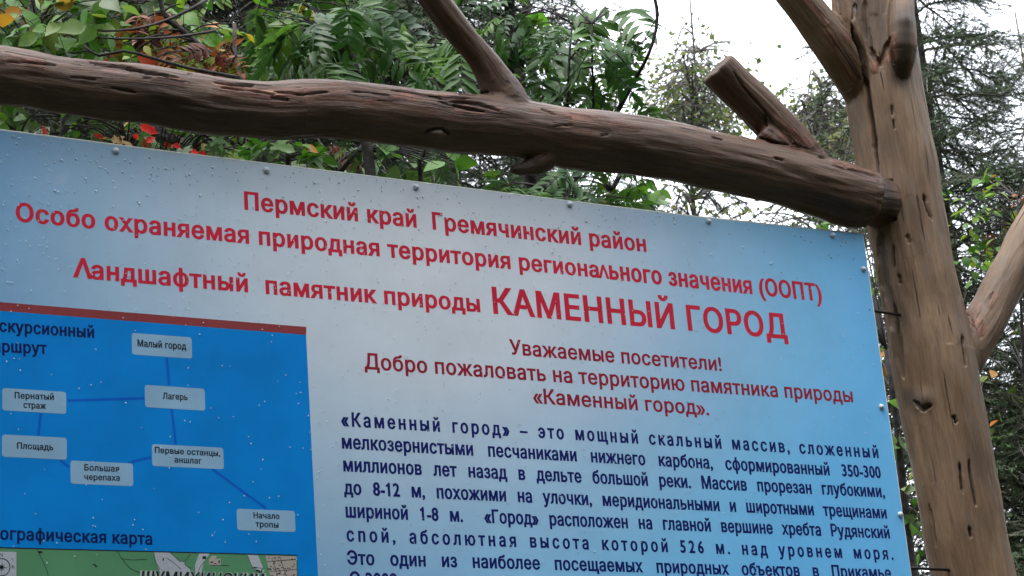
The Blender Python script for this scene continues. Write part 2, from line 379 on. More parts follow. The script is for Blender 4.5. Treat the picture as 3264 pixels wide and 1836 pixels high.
groo = [([(2142, 60), (2150, 90), (2164, 123), (2173, 165), (2180, 207), (2187, 260), (2194, 317), (2201, 370), (2209, 436)], 7, .020, 1.0),
        ([(2152, 10), (2146, 50)], 5, .010, .8), ([(2176, 0), (2172, 50), (2180, 100)], 7, .008, .5),
        ([(2324, 490), (2333, 525), (2344, 552)], 5, .012, .9), ([(2247, 616), (2248, 645), (2251, 672)], 4, .01, .8), ([(2282, 590), (2290, 612)], 7, .006, .5),
        ([(2420, 843), (2424, 880), (2430, 923)], 4.5, .01, .9), ([(2400, 1046), (2407, 1065)], 5, .012, .9), ([(2414, 1163), (2416, 1200), (2422, 1239)], 4.5, .012, .9),
        ([(2439, 1159), (2444, 1215), (2455, 1276)], 4.5, .012, .9), ([(2437, 1325), (2442, 1352)], 4.5, .01, .9), ([(2337, 1270), (2346, 1320), (2357, 1373)], 4, .008, .6),
        ([(2212, 580), (2216, 640), (2226, 716), (2247, 783), (2258, 850), (2272, 950)], 15, .012, .55),
        ([(2244, 760), (2250, 800), (2258, 840)], 4, .01, .9), ([(2190, 120), (2202, 148), (2214, 160), (2228, 130), (2240, 95)], 9, .011, .5),
        ([(2244, 265), (2246, 290)], 3.5, .008, .8), ([(2248, 300), (2250, 325)], 3.5, .008, .8), ([(2262, 690), (2266, 715)], 5, .008, .7), ([(2300, 1010), (2322, 1030), (2343, 1018)], 8, .012, .8)]
wear_p = [([(2092, 84), (2112, 130), (2130, 150), (2150, 190)], 17), ([(2120, 0), (2132, 60), (2142, 95)], 18), ([(2205, 150), (2200, 175)], 10), ([(2250, 90), (2236, 150)], 12),
          ([(2438, 760), (2450, 800), (2462, 830)], 20), ([(2034, 0), (2080, 60)], 9), ([(2490, 770), (2500, 750)], 12)]
dirt_shade_p = [([(2280, 40), (2274, 120), (2266, 190)], 27, .75), ([(2180, 20), (2200, 60), (2215, 110)], 34, .38), ([(2290, 1000), (2325, 1010)], 26, .6), ([(2215, 30), (2240, 20)], 16, .3),  # first stroke paints the shaded underside of the drooping stub
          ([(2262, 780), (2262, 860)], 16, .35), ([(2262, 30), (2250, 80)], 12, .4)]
build_log('trunk', [pc, left_limb, pale_stem, right_limb, drooping], .0038, 9, post, groo, [((2325, 1008), 24, .008), ((2275, 50), 20, .01)], wear_p, dirt_shade_p, seed=3.7, rough=.0026, sockets=[((2190, 452, 2246, 556, .09), .035, .55)])  # socket is also coloured darker for the shadow in the recess

# ---- beam
BY = .0
bc = [(-620, 110, 90), (-460, 122, 88), (-300, 140, 84), (-150, 166, 82), (0, 191, 80), (67, 198, 75), (133, 212, 70), (200, 218, 73), (267, 226, 76), (400, 245, 76), (533, 266, 76), (667, 277, 75), (760, 274, 77), (859, 275, 77), (992, 290, 75), (1092, 304, 74),
      (1175, 311, 75), (1259, 318, 74), (1359, 334, 76), (1459, 352, 78), (1592, 367, 77), (1717, 388, 75), (1850, 416, 75), (2000, 452, 76), (2100, 480, 77), (2150, 497, 78), (2177, 502, 79), (2181, 503, 79)]
beam_chain = [node(a, b, BY, c*.985) for a, b, c in bc]
tenon = [node(2140, 497, BY+.02, 64), node(2190, 506, BY+.03, 66), node(2225, 512, BY+.035, 66)]
twig1 = [node(1290, 300, BY, 60), node(1268, 245, BY, 54), node(1243, 195, BY-.01, 42), node(1210, 142, BY-.02, 37), node(1152, 74, BY-.03, 35), node(1088, -8, BY-.05, 33), (tuple(on_plane(1010, -130, BY-.06)), .033)]
peg = [node(2030, 420, BY, 60), node(1985, 352, BY-.01, 52), node(1925, 288, BY-.01, 51), node(1862, 228, BY-.01, 50), node(1813, 180, BY-.01, 50), node(1803, 170, BY-.01, 47)]
peg_shelf = [node(1975, 400, BY-.01, 42), node(1935, 350, BY-.03, 32), node(1915, 332, BY-.03, 24)]
under = [node(1410, 350, BY, 40), node(1368, 400, BY, 34), node(1332, 421, BY, 22), node(1302, 427, BY, 15), node(1284, 424, BY, 10)]
beam = thing('crossbeam_log', beam_chain[0][0], 'dark brown peeled log with two branch stubs lying across above the blue board', 'log')
gro = [([(10, 154), (70, 158), (140, 166)], 4, .008, .9), ([(225, 155), (300, 163), (370, 183), (450, 198)], 6, .012, .9), ([(540, 208), (600, 212), (640, 214)], 4, .008, .8), ([(555, 218), (620, 224), (690, 236)], 5, .010, .8),
       ([(680, 244), (730, 252)], 6, .008, .8), ([(885, 229), (930, 232), (980, 240)], 3.5, .007, .9), ([(880, 207), (898, 206)], 4, .006, .9), ([(1080, 238), (1130, 252), (1200, 262), (1255, 280)], 6, .012, .9),
       ([(1100, 254), (1160, 268), (1220, 283)], 5, .010, .8), ([(985, 226), (1050, 236), (1110, 243), (1185, 250)], 5, .010, .8), ([(1360, 270), (1400, 285)], 3.5, .007, .8), ([(1395, 318), (1440, 314)], 3.5, .006, .6),
       ([(1510, 342), (1528, 340)], 4, .006, .8), ([(1068, 332), (1090, 324), (1112, 324), (1128, 338)], 6, .010, .9), ([(1790, 343), (1820, 352)], 4, .008, .9), ([(1945, 396), (1970, 404)], 4.5, .009, .9),
       ([(1905, 345), (1940, 357), (1985, 364)], 5, .010, .9), ([(1846, 178), (1868, 215), (1890, 245), (1925, 280), (1945, 312)], 5, .010, .6), ([(1925, 285), (1927, 320)], 7, .012, .7),
       ([(2110, 405), (2130, 426), (2160, 432), (2205, 440)], 5, .008, .6), ([(2060, 396), (2075, 400)], 4, .006, .6),
       ([(1230, 232), (1190, 238), (1150, 236)], 6, .012, .6), ([(170, 195), (240, 200)], 4, .006, .6), ([(280, 222), (340, 233)], 4, .006, .6), ([(690, 228), (760, 236), (830, 230)], 4, .008, .8),
       ([(360, 195), (380, 196)], 3, .006, .7), ([(470, 187), (485, 188)], 4, .006, .9)]
we = [([(195, 160), (250, 163), (300, 175), (380, 190), (450, 202)], 22), ([(20, 140), (110, 158)], 14), ([(555, 216), (620, 226), (700, 240), (790, 240), (860, 232)], 24), ([(859, 235), (950, 246), (1010, 240), (1090, 258), (1180, 270), (1255, 280)], 30),
      ([(1060, 240), (1150, 258)], 20), ([(1340, 275), (1500, 300), (1600, 320)], 14), ([(1400, 310), (1480, 330)], 12), ([(1900, 335), (1960, 350), (2000, 366)], 22), ([(1960, 300), (2040, 365)], 16), ([(2100, 410), (2200, 445)], 10)]
dirt_shade_b = [([(2236, 450), (2240, 500), (2238, 545)], 14, .6), ([(1935, 290), (1945, 325)], 14, .45), ([(1290, 150), (1300, 230)], 5, .3), ([(1120, 60), (1160, 110), (1215, 190)], 14, .22), ([(1820, 200), (1900, 280)], 30, .35), ([(1300, 415), (1340, 412)], 22, .5)]  # first stroke paints the recess shadow beside the tenon
sp_ = Vector(beam_chain[1][0])+Vector((0, .12, 0))
build_log('support', [[(tuple(Vector((sp_.x, sp_.y, z))), .11-.008*z) for z in (-.3, .6, 1.4, 2.2, 3.0, sp_.z+.25)]], .008, 5, beam, seed=5.1, rough=.004)
build_log('log', [beam_chain, tenon, twig1, peg, peg_shelf, under], .004, 7, beam, [(a, b*.82, c*.8, d*.85) for a, b, c, d in gro], [((1098, 338), 15, .010), ((1925, 350), 14, .004)], we, dirt_shade_b, seed=11.3, rough=.0030, mat=WOOD_LOG)

# ------------------------------------------------------------------ information board
BOARD_ORIGIN = Vector((0, 0, 0))
def BP(px, py): p = on_plane(px, py, 0, True); return p.x, p.z
top = [BP(0, 416), BP(544, 486), BP(1088, 552.5), BP(1640, 621.5), BP(2176, 687.5), BP(2750.4, 748)]
br = BP(2904.6, 1836); slope = (br[0]-top[-1][0])/(br[1]-top[-1][1])
XL = top[0][0]-.45; ZB = 1.15
tl = (XL, top[0][1] + .45*0.004)
xb = top[-1][0] + slope*(ZB-top[-1][1])
BOARD_ORIGIN = Vector(((XL+xb)/2, 0, 0))
board = thing('information_board', BOARD_ORIGIN, 'blue information board with red and navy Russian lettering and rain drops, hung under the log', 'sign')
def flat(name, polys, layer, mat, parent=board, holes=None, label=None, kind=None):
    """flat print: polygons (x, z) on the face of the board, layer = number of ink layers in front of the sheet"""
    mb = MB(); y = -layer*.00009
    for pi, loops in enumerate(polys):
        yy = y - (pi % 3)*.00002
        vs = [Vector((p[0], p[1], 0)) for lp in loops for p in lp]
        tris = tessellate_polygon([[Vector((p[0], p[1], 0)) for p in lp] for lp in loops])
        out_ = []
        for t in tris:
            a, b, c = (vs[i] for i in t)
            ar = (b-a).cross(c-a).z
            if abs(ar) < 1e-12: continue
            out_.append(t if ar > 0 else (t[0], t[2], t[1]))
        mb.add([(v.x, yy, v.y) for v in vs], out_)
    me = mb.mesh(name, [mat]); me.transform(Matrix.Translation(-world_loc(parent)))
    o = bpy.data.objects.new(name, me); COL.objects.link(o); o.parent = parent
    if label: o['label'] = label
    if kind: o['kind'] = kind
    return o
# sheet: 4 mm thick with slightly bowed top edge
outl = [tl] + top + [(xb, ZB), (XL, ZB)]
mb = MB(); n = len(outl)
mb.v = [(x, 0, z) for x, z in outl] + [(x, .004, z) for x, z in outl]
tr = tessellate_polygon([[Vector((x, z, 0)) for x, z in outl]])
def ccw(t):
    a, b, c = (Vector((*outl[i], 0)) for i in t); return t if (b-a).cross(c-a).z > 0 else (t[0], t[2], t[1])
for t in tr:
    t = ccw(t); mb.f.append(tuple(t)); mb.m.append(0); mb.r.append(0)
    mb.f.append((t[0]+n, t[2]+n, t[1]+n)); mb.m.append(1); mb.r.append(0)
for i in range(n):
    j = (i+1) % n; mb.f.append((i, j, j+n, i+n)); mb.m.append(1); mb.r.append(0)
sheet_me = mb.mesh('sheet', [board_material(), M_STEEL]); sheet_me.transform(Matrix.Translation(-BOARD_ORIGIN))
sheet = bpy.data.objects.new('sheet', sheet_me); COL.objects.link(sheet); sheet.parent = board
# the folded rim along the top edge and right edge
mb = MB(); mb.tube([(x, .003, z+.0015) for x, z in [tl]+top], [.0036]*7, 6); o = link('rim', mb.mesh('rim', [M_STEEL], True), board, (0, 0, 0))
mb = MB(); mb.tube([(top[-1][0]+.001, .003, top[-1][1]), (xb+.001, .003, ZB)], [.0024]*2, 6); link('rim', mb.mesh('rim', [M_STEEL], True), board, (0, 0, 0))
# battens behind the sheet carry it
M_BAT = bark_material('grey_batten_wood', (.12, .09, .06), (.2, .15, .1))
for x in (XL+.15, (XL+xb)/2, xb-.25):
    for (a, b_) in ((.006, .05),):
        mb = MB()
        vs = [(x+dx, y, z) for z in (ZB+.02, top[3][1]-.12) for dx, y in ((-.02, a), (.02, a), (.02, b_), (-.02, b_))]
        mb.add(vs, [(0, 1, 2, 3), (4, 7, 6, 5), (0, 4, 5, 1), (1, 5, 6, 2), (2, 6, 7, 3), (3, 7, 4, 0)])
        link('batten', mb.mesh('batten', [M_BAT]), board, (0, 0, 0))

# printed panel, stripe
px1 = (BP(976, 1042)[0] + BP(1013.7, 1836)[0])/2
z1 = np.mean([BP(0, 991.3)[1], BP(975.7, 1067.3)[1]]); z0 = np.mean([BP(0, 963.4)[1], BP(976.5, 1042)[1]])
XP = XL+.06
flat('blue_panel', [[[(XP, ZB+.1), (BP(1013.7, 1836)[0] + .001, ZB+.1), BP(1013.7, 1836), BP(975.7, 1067.3), (XP, BP(0, 991.3)[1])]]], 1, M_PANEL, label='saturated blue printed panel with route diagram')
flat('stripe', [[[(XP, BP(0, 991.3)[1]), BP(975.7, 1067.3), BP(976.5, 1042), (XP, BP(0, 963.4)[1])]]], 2, M_STRIPE, label='brick red stripe over the blue panel')

# lettering ---------------------------------------------------------
def glyph_loops(s, offset, sc=1.0, sw=1.0):
    c = bpy.data.curves.new('t', 'FONT'); c.body = s; c.size = 1; c.resolution_u = 3; c.fill_mode = 'NONE'; c.space_character = sc; c.space_word = sw
    o = bpy.data.objects.new('t', c); COL.objects.link(o); dg = bpy.context.evaluated_depsgraph_get(); dg.update()
    me = bpy.data.meshes.new_from_object(o.evaluated_get(dg)); vs = [(v.co.x, v.co.y) for v in me.vertices]
    nb = {}
    for e in me.edges:
        a, b = e.vertices; nb.setdefault(a, []).append(b); nb.setdefault(b, []).append(a)
    seen = set(); loops = []
    for v in range(len(vs)):
        if v in seen or v not in nb: continue
        lp = [v]; seen.add(v); cur = v; ok = True
        while True:
            nx = [q for q in nb[cur] if q not in seen]
            if not nx: break
            cur = nx[0] if len(lp) > 1 else min(nx, key=lambda q: (q != v+1, q)); seen.add(cur); lp.append(cur)
        if len(lp) > 2:
            q = [vs[i] for i in lp]; x0 = min(p[0] for p in q); w_ = max(p[0] for p in q)-x0; h_ = max(p[1] for p in q)
            if len(q) == 4 and abs(h_-.682) < .004 and abs(w_-.098) < .004 and min(p[1] for p in q) > -.01:      # the figure 1 needs its flag
                q = [(x0+a, b) for a, b in ((.098, .682), (.022, .682), (.0, .635), (-.05, .598), (-.12, .575), (-.12, .505), (.0, .535), (.0, .0), (.098, .0))]
            loops.append(q)
    bpy.data.objects.remove(o); bpy.data.meshes.remove(me); bpy.data.curves.remove(c)
    return loops
def area(l): return .5*sum(l[i-1][0]*l[i][1]-l[i][0]*l[i-1][1] for i in range(len(l)))
def wn(px, py, loops):
    w = 0
    for l in loops:
        for i in range(len(l)):
            (x0, y0), (x1, y1) = l[i-1], l[i]
            if y0 <= py:
                if y1 > py and (x1-x0)*(py-y0)-(px-x0)*(y1-y0) > 0: w += 1
            elif y1 <= py and (x1-x0)*(py-y0)-(px-x0)*(y1-y0) < 0: w -= 1
    return w
def embolden(ls, ox, oy):
    """moves every contour outwards (holes inwards) by ox sideways and oy up and down"""
    big = max(ls, key=lambda l: abs(area(l))); sg = 1 if area(big) > 0 else -1; res_ = []
    for l in ls:
        o = []; n = len(l)
        for i in range(n):
            p = Vector(l[i]); a = p-Vector(l[i-1]); b = Vector(l[(i+1) % n])-p
            if a.length < 1e-7 or b.length < 1e-7: o.append(tuple(p)); continue
            a.normalize(); b.normalize(); na = Vector((a.y, -a.x)); nb_ = Vector((b.y, -b.x)); m = na+nb_
            m = m/max(.35, m.length_squared/2) if m.length > .2 else na
            o.append((p.x+sg*m.x*ox, p.y+sg*m.y*oy))
        res_.append(o)
    return res_
def glyph_tris(loops, ox=0, oy=0):
    """non-zero union of overlapping contours, glyph by glyph -> words of (verts, tris)"""
    L = sorted(loops, key=lambda l: min(p[0] for p in l)); gl = []
    for l in L:
        a, b = min(p[0] for p in l), max(p[0] for p in l)
        if gl and a < gl[-1][1]-.0005: gl[-1][0].append(l); gl[-1][1] = max(gl[-1][1], b)
        else: gl.append([[l], b, a])
    words_ = []; pb = -9
    for ls, b, a in gl:
        if ox: ls = embolden(ls, ox, oy)
        V = [Vector(p) for l in ls for p in l]; E_ = []; n = 0
        for l in ls: E_ += [(n+i, n+(i+1) % len(l)) for i in range(len(l))]; n += len(l)
        v2, _, f2, *_ = delaunay_2d_cdt(V, E_, [], 0, 1e-6)
        tris = []
        for f in f2:
            c = sum((v2[i] for i in f), Vector((0, 0)))/len(f)
            if wn(c.x, c.y, ls) != 0: tris.append(tuple(f))
        if a-pb > .17: words_.append([])
        words_[-1].append(([tuple(v) for v in v2], tris)); pb = max(pb, b)
    return words_
def text_line(s, pl, pr, cap_px, mat, offset=.018, layer=3, parent=board, label=None, justify=None, xs=.78, slant=0.0, name='lettering'):
    """s set between the two surveyed ends of its baseline (full pixels); cap_px = height of a capital at the left end"""
    a = Vector(BP(*pl)); b = Vector(BP(*pr)); wid = (b-a).length
    size = (BP(pl[0], pl[1]-cap_px)[1]-a.y)/.73
    def ext(L): xs_ = [p[0] for l in L for p in l]; return min(xs_), max(xs_)
    k0 = 1+offset*2.4; L = glyph_loops(s, offset, k0); x0, x1 = ext(L)
    if justify:
        sc, sw = k0, 1.0
        if justify == 'track':
            w1 = (x1-x0); L2 = glyph_loops(s, offset, k0+.3, 1.6); e = ext(L2); w2 = e[1]-e[0]
            t = (wid/size/xs-w1)/(w2-w1); sc, sw = k0+.3*t, 1+.6*t
        else:
            L2 = glyph_loops(s, offset, k0, 2.0); e = ext(L2); w2 = e[1]-e[0]
            t = (wid/size/xs-(x1-x0))/(w2-(x1-x0)); t = max(-.3, min(2.5, t)); sw = 1+t
        L = glyph_loops(s, offset, sc, sw); x0, x1 = ext(L)
    fx = wid/(x1-x0); d = (b-a).normalized(); u = Vector((-d.y, d.x))
    T = lambda p: tuple(a + d*((p[0]-x0)*fx+slant*p[1]*size) + u*(p[1]*size))
    o = None
    for wd in glyph_tris(L, offset*size/fx, offset*.62):
        mb = MB(); y = -layer*.00009
        for vs, ts in wd:
            q = [T(p) for p in vs]; mb.add([(p[0], y, p[1]) for p in q], ts)
        me = mb.mesh(name, [mat]); me.transform(Matrix.Translation(-world_loc(parent))); o = bpy.data.objects.new(name, me); COL.objects.link(o); o.parent = parent
    return o
tl_ = text_line
tl_('Пермский край  Гремячинский район', (782, 667), (2059, 802), 56, M_RED, .036, label='dark red heading line, first of three')
tl_('Особо охраняемая природная территория региона', (53, 704), (1908, 884), 58, M_RED, .036, label='dark red heading line, second of three')
tl_('Λ', (1911, 885), (1940, 888), 41, M_RED, .036, label='narrow dark red letter of the second heading line')
tl_('ьного значения (ООПТ)', (1946, 889), (2619, 960), 56, M_RED, .036, label='right end of the second heading line')
tl_('Λ', (237, 882), (290, 888), 61, M_RED, .036, label='capital that starts the third heading line')
tl_('андшафтный  памятник природы', (293, 888), (1529, 994), 58, M_RED, .036, label='dark red heading line, third of three')
tl_('КАМЕННЫЙ ГОРОД', (1576, 998), (2509, 1079), 82, M_RED, .031, label='large red capitals reading КАМЕННЫЙ ГОРОД')
tl_('Уважаемые посетители!', (1628, 1129), (2300, 1182), 47, M_RED2, .026, label='maroon greeting line')
tl_('Добро пожаловать на территорию памятника природы', (1164, 1175), (2719, 1282), 50, M_RED2, .026, label='maroon welcome line')
tl_('«Каменный город».', (1702, 1284), (2260, 1323), 47, M_RED2, .026, label='maroon line in quotation marks')
body = [('«Каменный город» – это мощный скальный массив, сложенный', (1090, 1357), (2800, 1459.7), 44, 'track'),
        ('мелкозернистыми песчаниками нижнего карбона, сформированный 350-300', (1092, 1428.8), (2808, 1524), 44, 'word'),
        ('миллионов лет назад в дельте большой реки. Массив прорезан глубокими,', (1096.5, 1501.5), (2820, 1585), 44, 'word'),
        ('до 8-12 м, похожими на улочки, меридиональными и широтными трещинами', (1098.6, 1574.7), (2826.5, 1652.7), 44, 'word'),
        ('шириной 1-8 м.  «Город» расположен на главной вершине хребта Рудянский', (1104, 1648.5), (2836, 1716), 44, 'word'),
        ('спой, абсолютная высота которой 526 м. над уровнем моря.', (1107, 1724.5), (2847.6, 1783.7), 44, 'track'),
        ('Это один из наиболее посещаемых природных объектов в Прикамье', (1109, 1798.5), (2841, 1845), 44, 'word'),
        ('С 2008', (1117, 1866), (1265, 1869), 44, None)]
for i, (s, a, b, c, j) in enumerate(body):
    tl_(s, a, b, c, M_NAVY, .032, justify=j, label='navy body text line %s' % ('first', 'second', 'third', 'fourth', 'fifth', 'sixth', 'seventh', 'eighth, cut by the frame')[i])
# left panel
tl_('Экскурсионный', (-62, 1052), (299, 1077), 39, M_INK, .032, label='ink blue panel heading')
tl_('маршрут', (-55, 1119), (148, 1128), 38, M_INK, .032, label='second line of the panel heading')
tl_('Топографическая карта', (-92, 1716), (484, 1736), 40, M_INK, .032, label='ink blue title over the map')
def rrect(quad, r=.006):
    xs = [BP(*p)[0] for p in quad]; zs = [BP(*p)[1] for p in quad]
    x0, x1 = (xs[0]+xs[3])/2, (xs[1]+xs[2])/2; z1_, z0_ = (zs[0]+zs[1])/2, (zs[2]+zs[3])/2; o = []
    for cx, cz, a0 in ((x1-r, z1_-r, 0), (x0+r, z1_-r, 90), (x0+r, z0_+r, 180), (x1-r, z0_+r, 270)):
        for k in range(5): an = math.radians(a0+k*22.5); o.append((cx+r*math.cos(an), cz+r*math.sin(an)))
    return o
def stroke(pts, w):
    """ribbon polygon along full-pixel points, w metres"""
    P = [Vector(BP(*p)) for p in pts]; L = []; R = []
    for i, p in enumerate(P):
        t = (P[min(i+1, len(P)-1)]-P[max(i-1, 0)]).normalized(); nn = Vector((-t.y, t.x))*w/2; L.append(tuple(p+nn)); R.append(tuple(p-nn))
    return [L+R[::-1]]
tags = [([(418, 1064), (611.6, 1072.4), (611.6, 1140.8), (422.4, 1132.4)], [('Малый город', (439, 1104), (593, 1114.6), 22)]),
        ([(461.2, 1227.4), (653.8, 1238.8), (652.5, 1307.6), (462.5, 1299.2)], [('Лагерь', (519.5, 1271.3), (597.6, 1275.5), 20)]),
        ([(6.3, 1237.5), (211, 1248.5), (211, 1319), (7.6, 1308.5)], [('Пернатый', (47.3, 1269.6), (171, 1274.7), 20), ('страж', (75.2, 1300), (145.7, 1303.4), 20)]),
        ([(6.3, 1385.3), (213.3, 1395), (212.4, 1464.7), (6.3, 1456.3)], [('Площадь', (54.9, 1430), (169, 1435.2), 20)]),
        ([(223.9, 1468), (424.5, 1477.4), (423.6, 1550), (226, 1541.6)], [('Большая', (269.5, 1499.4), (379.3, 1503.6), 20), ('черепаха', (269.5, 1529), (381, 1532.3), 19)]),
        ([(483.6, 1416.2), (713, 1426.7), (711.7, 1494.3), (485.7, 1486.7)], [('Первые останцы,', (494.2, 1443.6), (701, 1454.2), 19), ('аншлаг', (556.7, 1474), (642, 1478.3), 19)]),
        ([(754, 1620.2), (941.9, 1630.3), (939.8, 1695), (756, 1690.7)], [('Начало', (808.8, 1651.4), (890.3, 1654.8), 19), ('тропы', (815.2, 1679.3), (887, 1682.3), 19)])]
for q, ts in tags:
    nm = ' '.join(t[0] for t in ts)
    tg = flat('route_plate', [[rrect(q)]], 3, M_TAG, label='pale printed plate reading ' + nm)
    for s, a, b, c in ts: tl_(s, a, b, c, M_BLACK, .03, 5, tg)
for pts in ([(531.3, 1140.8), (535, 1180), (538.5, 1227.5)], [(215.4, 1276.8), (300, 1274.5), (460.4, 1269.6)], [(130, 1317.8), (126, 1350), (122.5, 1387)], [(190, 1464), (219.6, 1490)],
            [(407.6, 1477), (440, 1467), (481.5, 1458.4)], [(546, 1302), (553, 1350), (559.6, 1417)], [(675.8, 1494.3), (760, 1557), (849, 1621)]):
    flat('route_line', [stroke(pts, .0062)], 2, M_LINE)
# map
zt = np.mean([BP(0, 1746)[1], BP(946, 1770)[1]]); xm = BP(946.4, 1770)[0]
mp = flat('map', [[[(XP+.02, ZB+.16), (xm, ZB+.16), (xm, zt), (XP+.02, zt)]]], 2, M_MAPG, label='green topographic map cut by the bottom of the frame')
def rect_px(x0, y0, x1, y1): return [[BP(x0, y0), BP(x1, y0), BP(x1, y1), BP(x0, y1)]]
for q_ in [[[BP(490, 1761), BP(540, 1762), BP(575, 1790), BP(588, 1788), BP(590, 1800), BP(605, 1815), BP(620, 1850), BP(520, 1850), BP(500, 1800)]],
                     [[BP(635, 1764), BP(668, 1765), BP(650, 1790), BP(640, 1830), BP(622, 1830), BP(622, 1800)]],
                     [[BP(788, 1769), BP(822, 1770), BP(838, 1808), BP(830, 1816), BP(805, 1814)]],
                     [[BP(-60, 1757), BP(52, 1759.5), BP(52, 1870), BP(-60, 1870)]]]: flat('map_clearing', [q_], 3, M_MAPW, mp)
for q_ in [[[BP(846, 1771), BP(944, 1773), BP(946, 1850), BP(865, 1850)]], [[BP(666, 1783), BP(676, 1772), BP(690, 1772), BP(692, 1782), BP(704, 1782), BP(703, 1803), BP(690, 1804), BP(667, 1801)]]]: flat('map_town', [q_], 3, M_MAPB, mp)
ln = [stroke([(-100, 1743), (946, 1770), (951, 1870)], .0022)]
for pts in ([(118, 1752), (135, 1785), (152, 1826), (155, 1850)], [(375, 1757), (385, 1778), (415, 1812), (455, 1830)], [(386, 1781), (420, 1785), (470, 1783)], [(490, 1762), (495, 1790), (510, 1815)],
            [(545, 1763), (572, 1789), (590, 1789), (606, 1766)], [(532, 1779), (555, 1795), (577, 1815)], [(788, 1769), (803, 1806), (835, 1812)], [(650, 1790), (636, 1810), (630, 1830)], [(585, 1790), (592, 1803), (610, 1812)],
            [(866, 1778), (880, 1820), (884, 1850)], [(892, 1775), (905, 1815), (915, 1850)], [(850, 1790), (944, 1783)], [(862, 1822), (946, 1815)], [(668, 1801), (730, 1803)]):
    ln.append(stroke(pts, .0011))
random.seed(3)
for k in range(46):
    x, y = random.uniform(850, 938), random.uniform(1775, 1836); w_, h_ = random.choice(((7, 2.2), (2.2, 6), (5, 3)))
    ln.append(rect_px(x, y, x+w_, y+h_))
for x, y, w_, h_ in ((670, 1790, 9, 4), (684, 1776, 6, 4), (682, 1795, 8, 3), (696, 1786, 5, 9), (645, 1773, 12, 9), (296, 1798, 9, 4), (303, 1803, 6, 5), (121, 1757, 14, 6), (518, 1779, 4, 9), (802, 1809, 16, 3), (815, 1817, 12, 4)):
    ln.append(rect_px(x, y, x+w_, y+h_))
flat('map_line', ln, 5, M_BLACK, mp)
ring = lambda r: [BP(5+r*math.cos(a*math.pi/12), 1808+r*1.03*math.sin(a*math.pi/12)) for a in range(24)]
cmp_ = flat('compass', [[ring(28), ring(25.3)]], 5, M_BLACK, mp)
for a in range(8):
    an = a*math.pi/4+.03; r = 23 if a % 2 == 0 else 15
    flat('compass_needle', [[[BP(5+r*math.cos(an), 1808+r*math.sin(an)), BP(5+4*math.cos(an+1.2), 1808+4*math.sin(an+1.2)), BP(5, 1808)]]], 6, M_BLACK, mp)
tl_('N', (-3, 1774), (8, 1775), 13, M_BLACK, .0, 6, mp); tl_('E', (38, 1811), (46, 1811), 9, M_BLACK, .0, 6, mp)
tl_('ШУМИХИНСКИЙ', (447, 1858), (842, 1866), 38, M_HALO, .07, 6, mp, slant=.12)
tl_('ШУМИХИНСКИЙ', (450, 1858), (839, 1866), 38, M_BLACK, .022, 8, mp, slant=.12, label='black italic capitals on the map')

# rivets
mb = MB(); R = .0068; vs = []; fs = []
for j, (rr, y) in enumerate(((1.25, 0), (1.2, -.0012), (.95, -.0045), (.5, -.0072))):
    for k in range(10): vs.append((R*rr*math.cos(k*math.pi/5), y, R*rr*math.sin(k*math.pi/5)))
for j in range(3):
    for k in range(10): fs.append((j*10+k, j*10+(k+1) % 10, (j+1)*10+(k+1) % 10, (j+1)*10+k))
fs.append(tuple(30+k for k in range(10))); mb.add(vs, fs)
M_RIV, _t, _b = new_mat('rivet_paint'); _b.inputs['Base Color'].default_value = (.52, .60, .67, 1); _b.inputs['Roughness'].default_value = .28
rme = mb.mesh('rivet', [M_RIV], True)
for p in ((369, 481), (849, 543), (1326, 597), (1815, 652), (2258, 706), (2654, 751), (2752, 858), (2809, 1297), (2869, 1640), (-120, 428)):
    x, z = BP(*p); link('rivet', rme, board, (x, -.001, z))
# rain drops
random.seed(5); mb = MB()
M_DROP, _t, _b = new_mat('rain_water'); _b.inputs['Base Color'].default_value = (.66, .76, .84, 1); _b.inputs['Roughness'].default_value = .08; _b.inputs['IOR'].default_value = 1.33; _b.inputs['Transmission Weight'].default_value = .5
for k in range(1900):
    x = random.uniform(-300, 2880); y = random.uniform(420, 1836) if random.random() < .7 else 430+random.random()**1.5*420+x*.12
    if x > 2750+(y-748)*.1417-8 or y < 420+x*.121: continue
    if (abs(x-235) < 40 and abs(y-1070) < 25) or (x < 990 and y > 1000+x*.08 and random.random() < .6): continue
    X, Z = BP(x, y); r = random.choice((.0010, .0012, .0014, .0016, .002, .0026)) if random.random() > .03 else .0031
    if y > 600+x*.12: r = min(r, .0016)
    ex = random.uniform(.9, 1.5); v = [(X+r*math.cos(a), -.0012, Z+r*ex*math.sin(a)) for a in [i*math.pi/3.5 for i in range(7)]]
    v += [(X+r*.62*math.cos(a), -.0012-r*.5, Z+r*ex*.62*math.sin(a)-r*.1) for a in [i*math.pi/3.5 for i in range(7)]] + [(X, -.0012-r*.62, Z-r*.15)]
    mb.add(v, [(i, (i+1) % 7, 7+(i+1) % 7, 7+i) for i in range(7)] + [(7+i, 7+(i+1) % 7, 14) for i in range(7)])
link('rain_drops', mb.mesh('rain_drops', [M_DROP], True), board, (0, 0, 0), kind='stuff')
# iron pins that hold the board to the post
for (a, b_) in (((2203, 783), (2250, 790)), ((2294, 1429), (2372, 1433))):
    p = on_plane(*a, .008); q = on_plane(*b_, .02); d = (q-p).normalized()
    mb = MB(); mb.tube([p-d*.03, q+d*.03], [.0042]*2, 8); link('pin', mb.mesh('pin', [M_NAIL], True), board, (0, 0, 0))
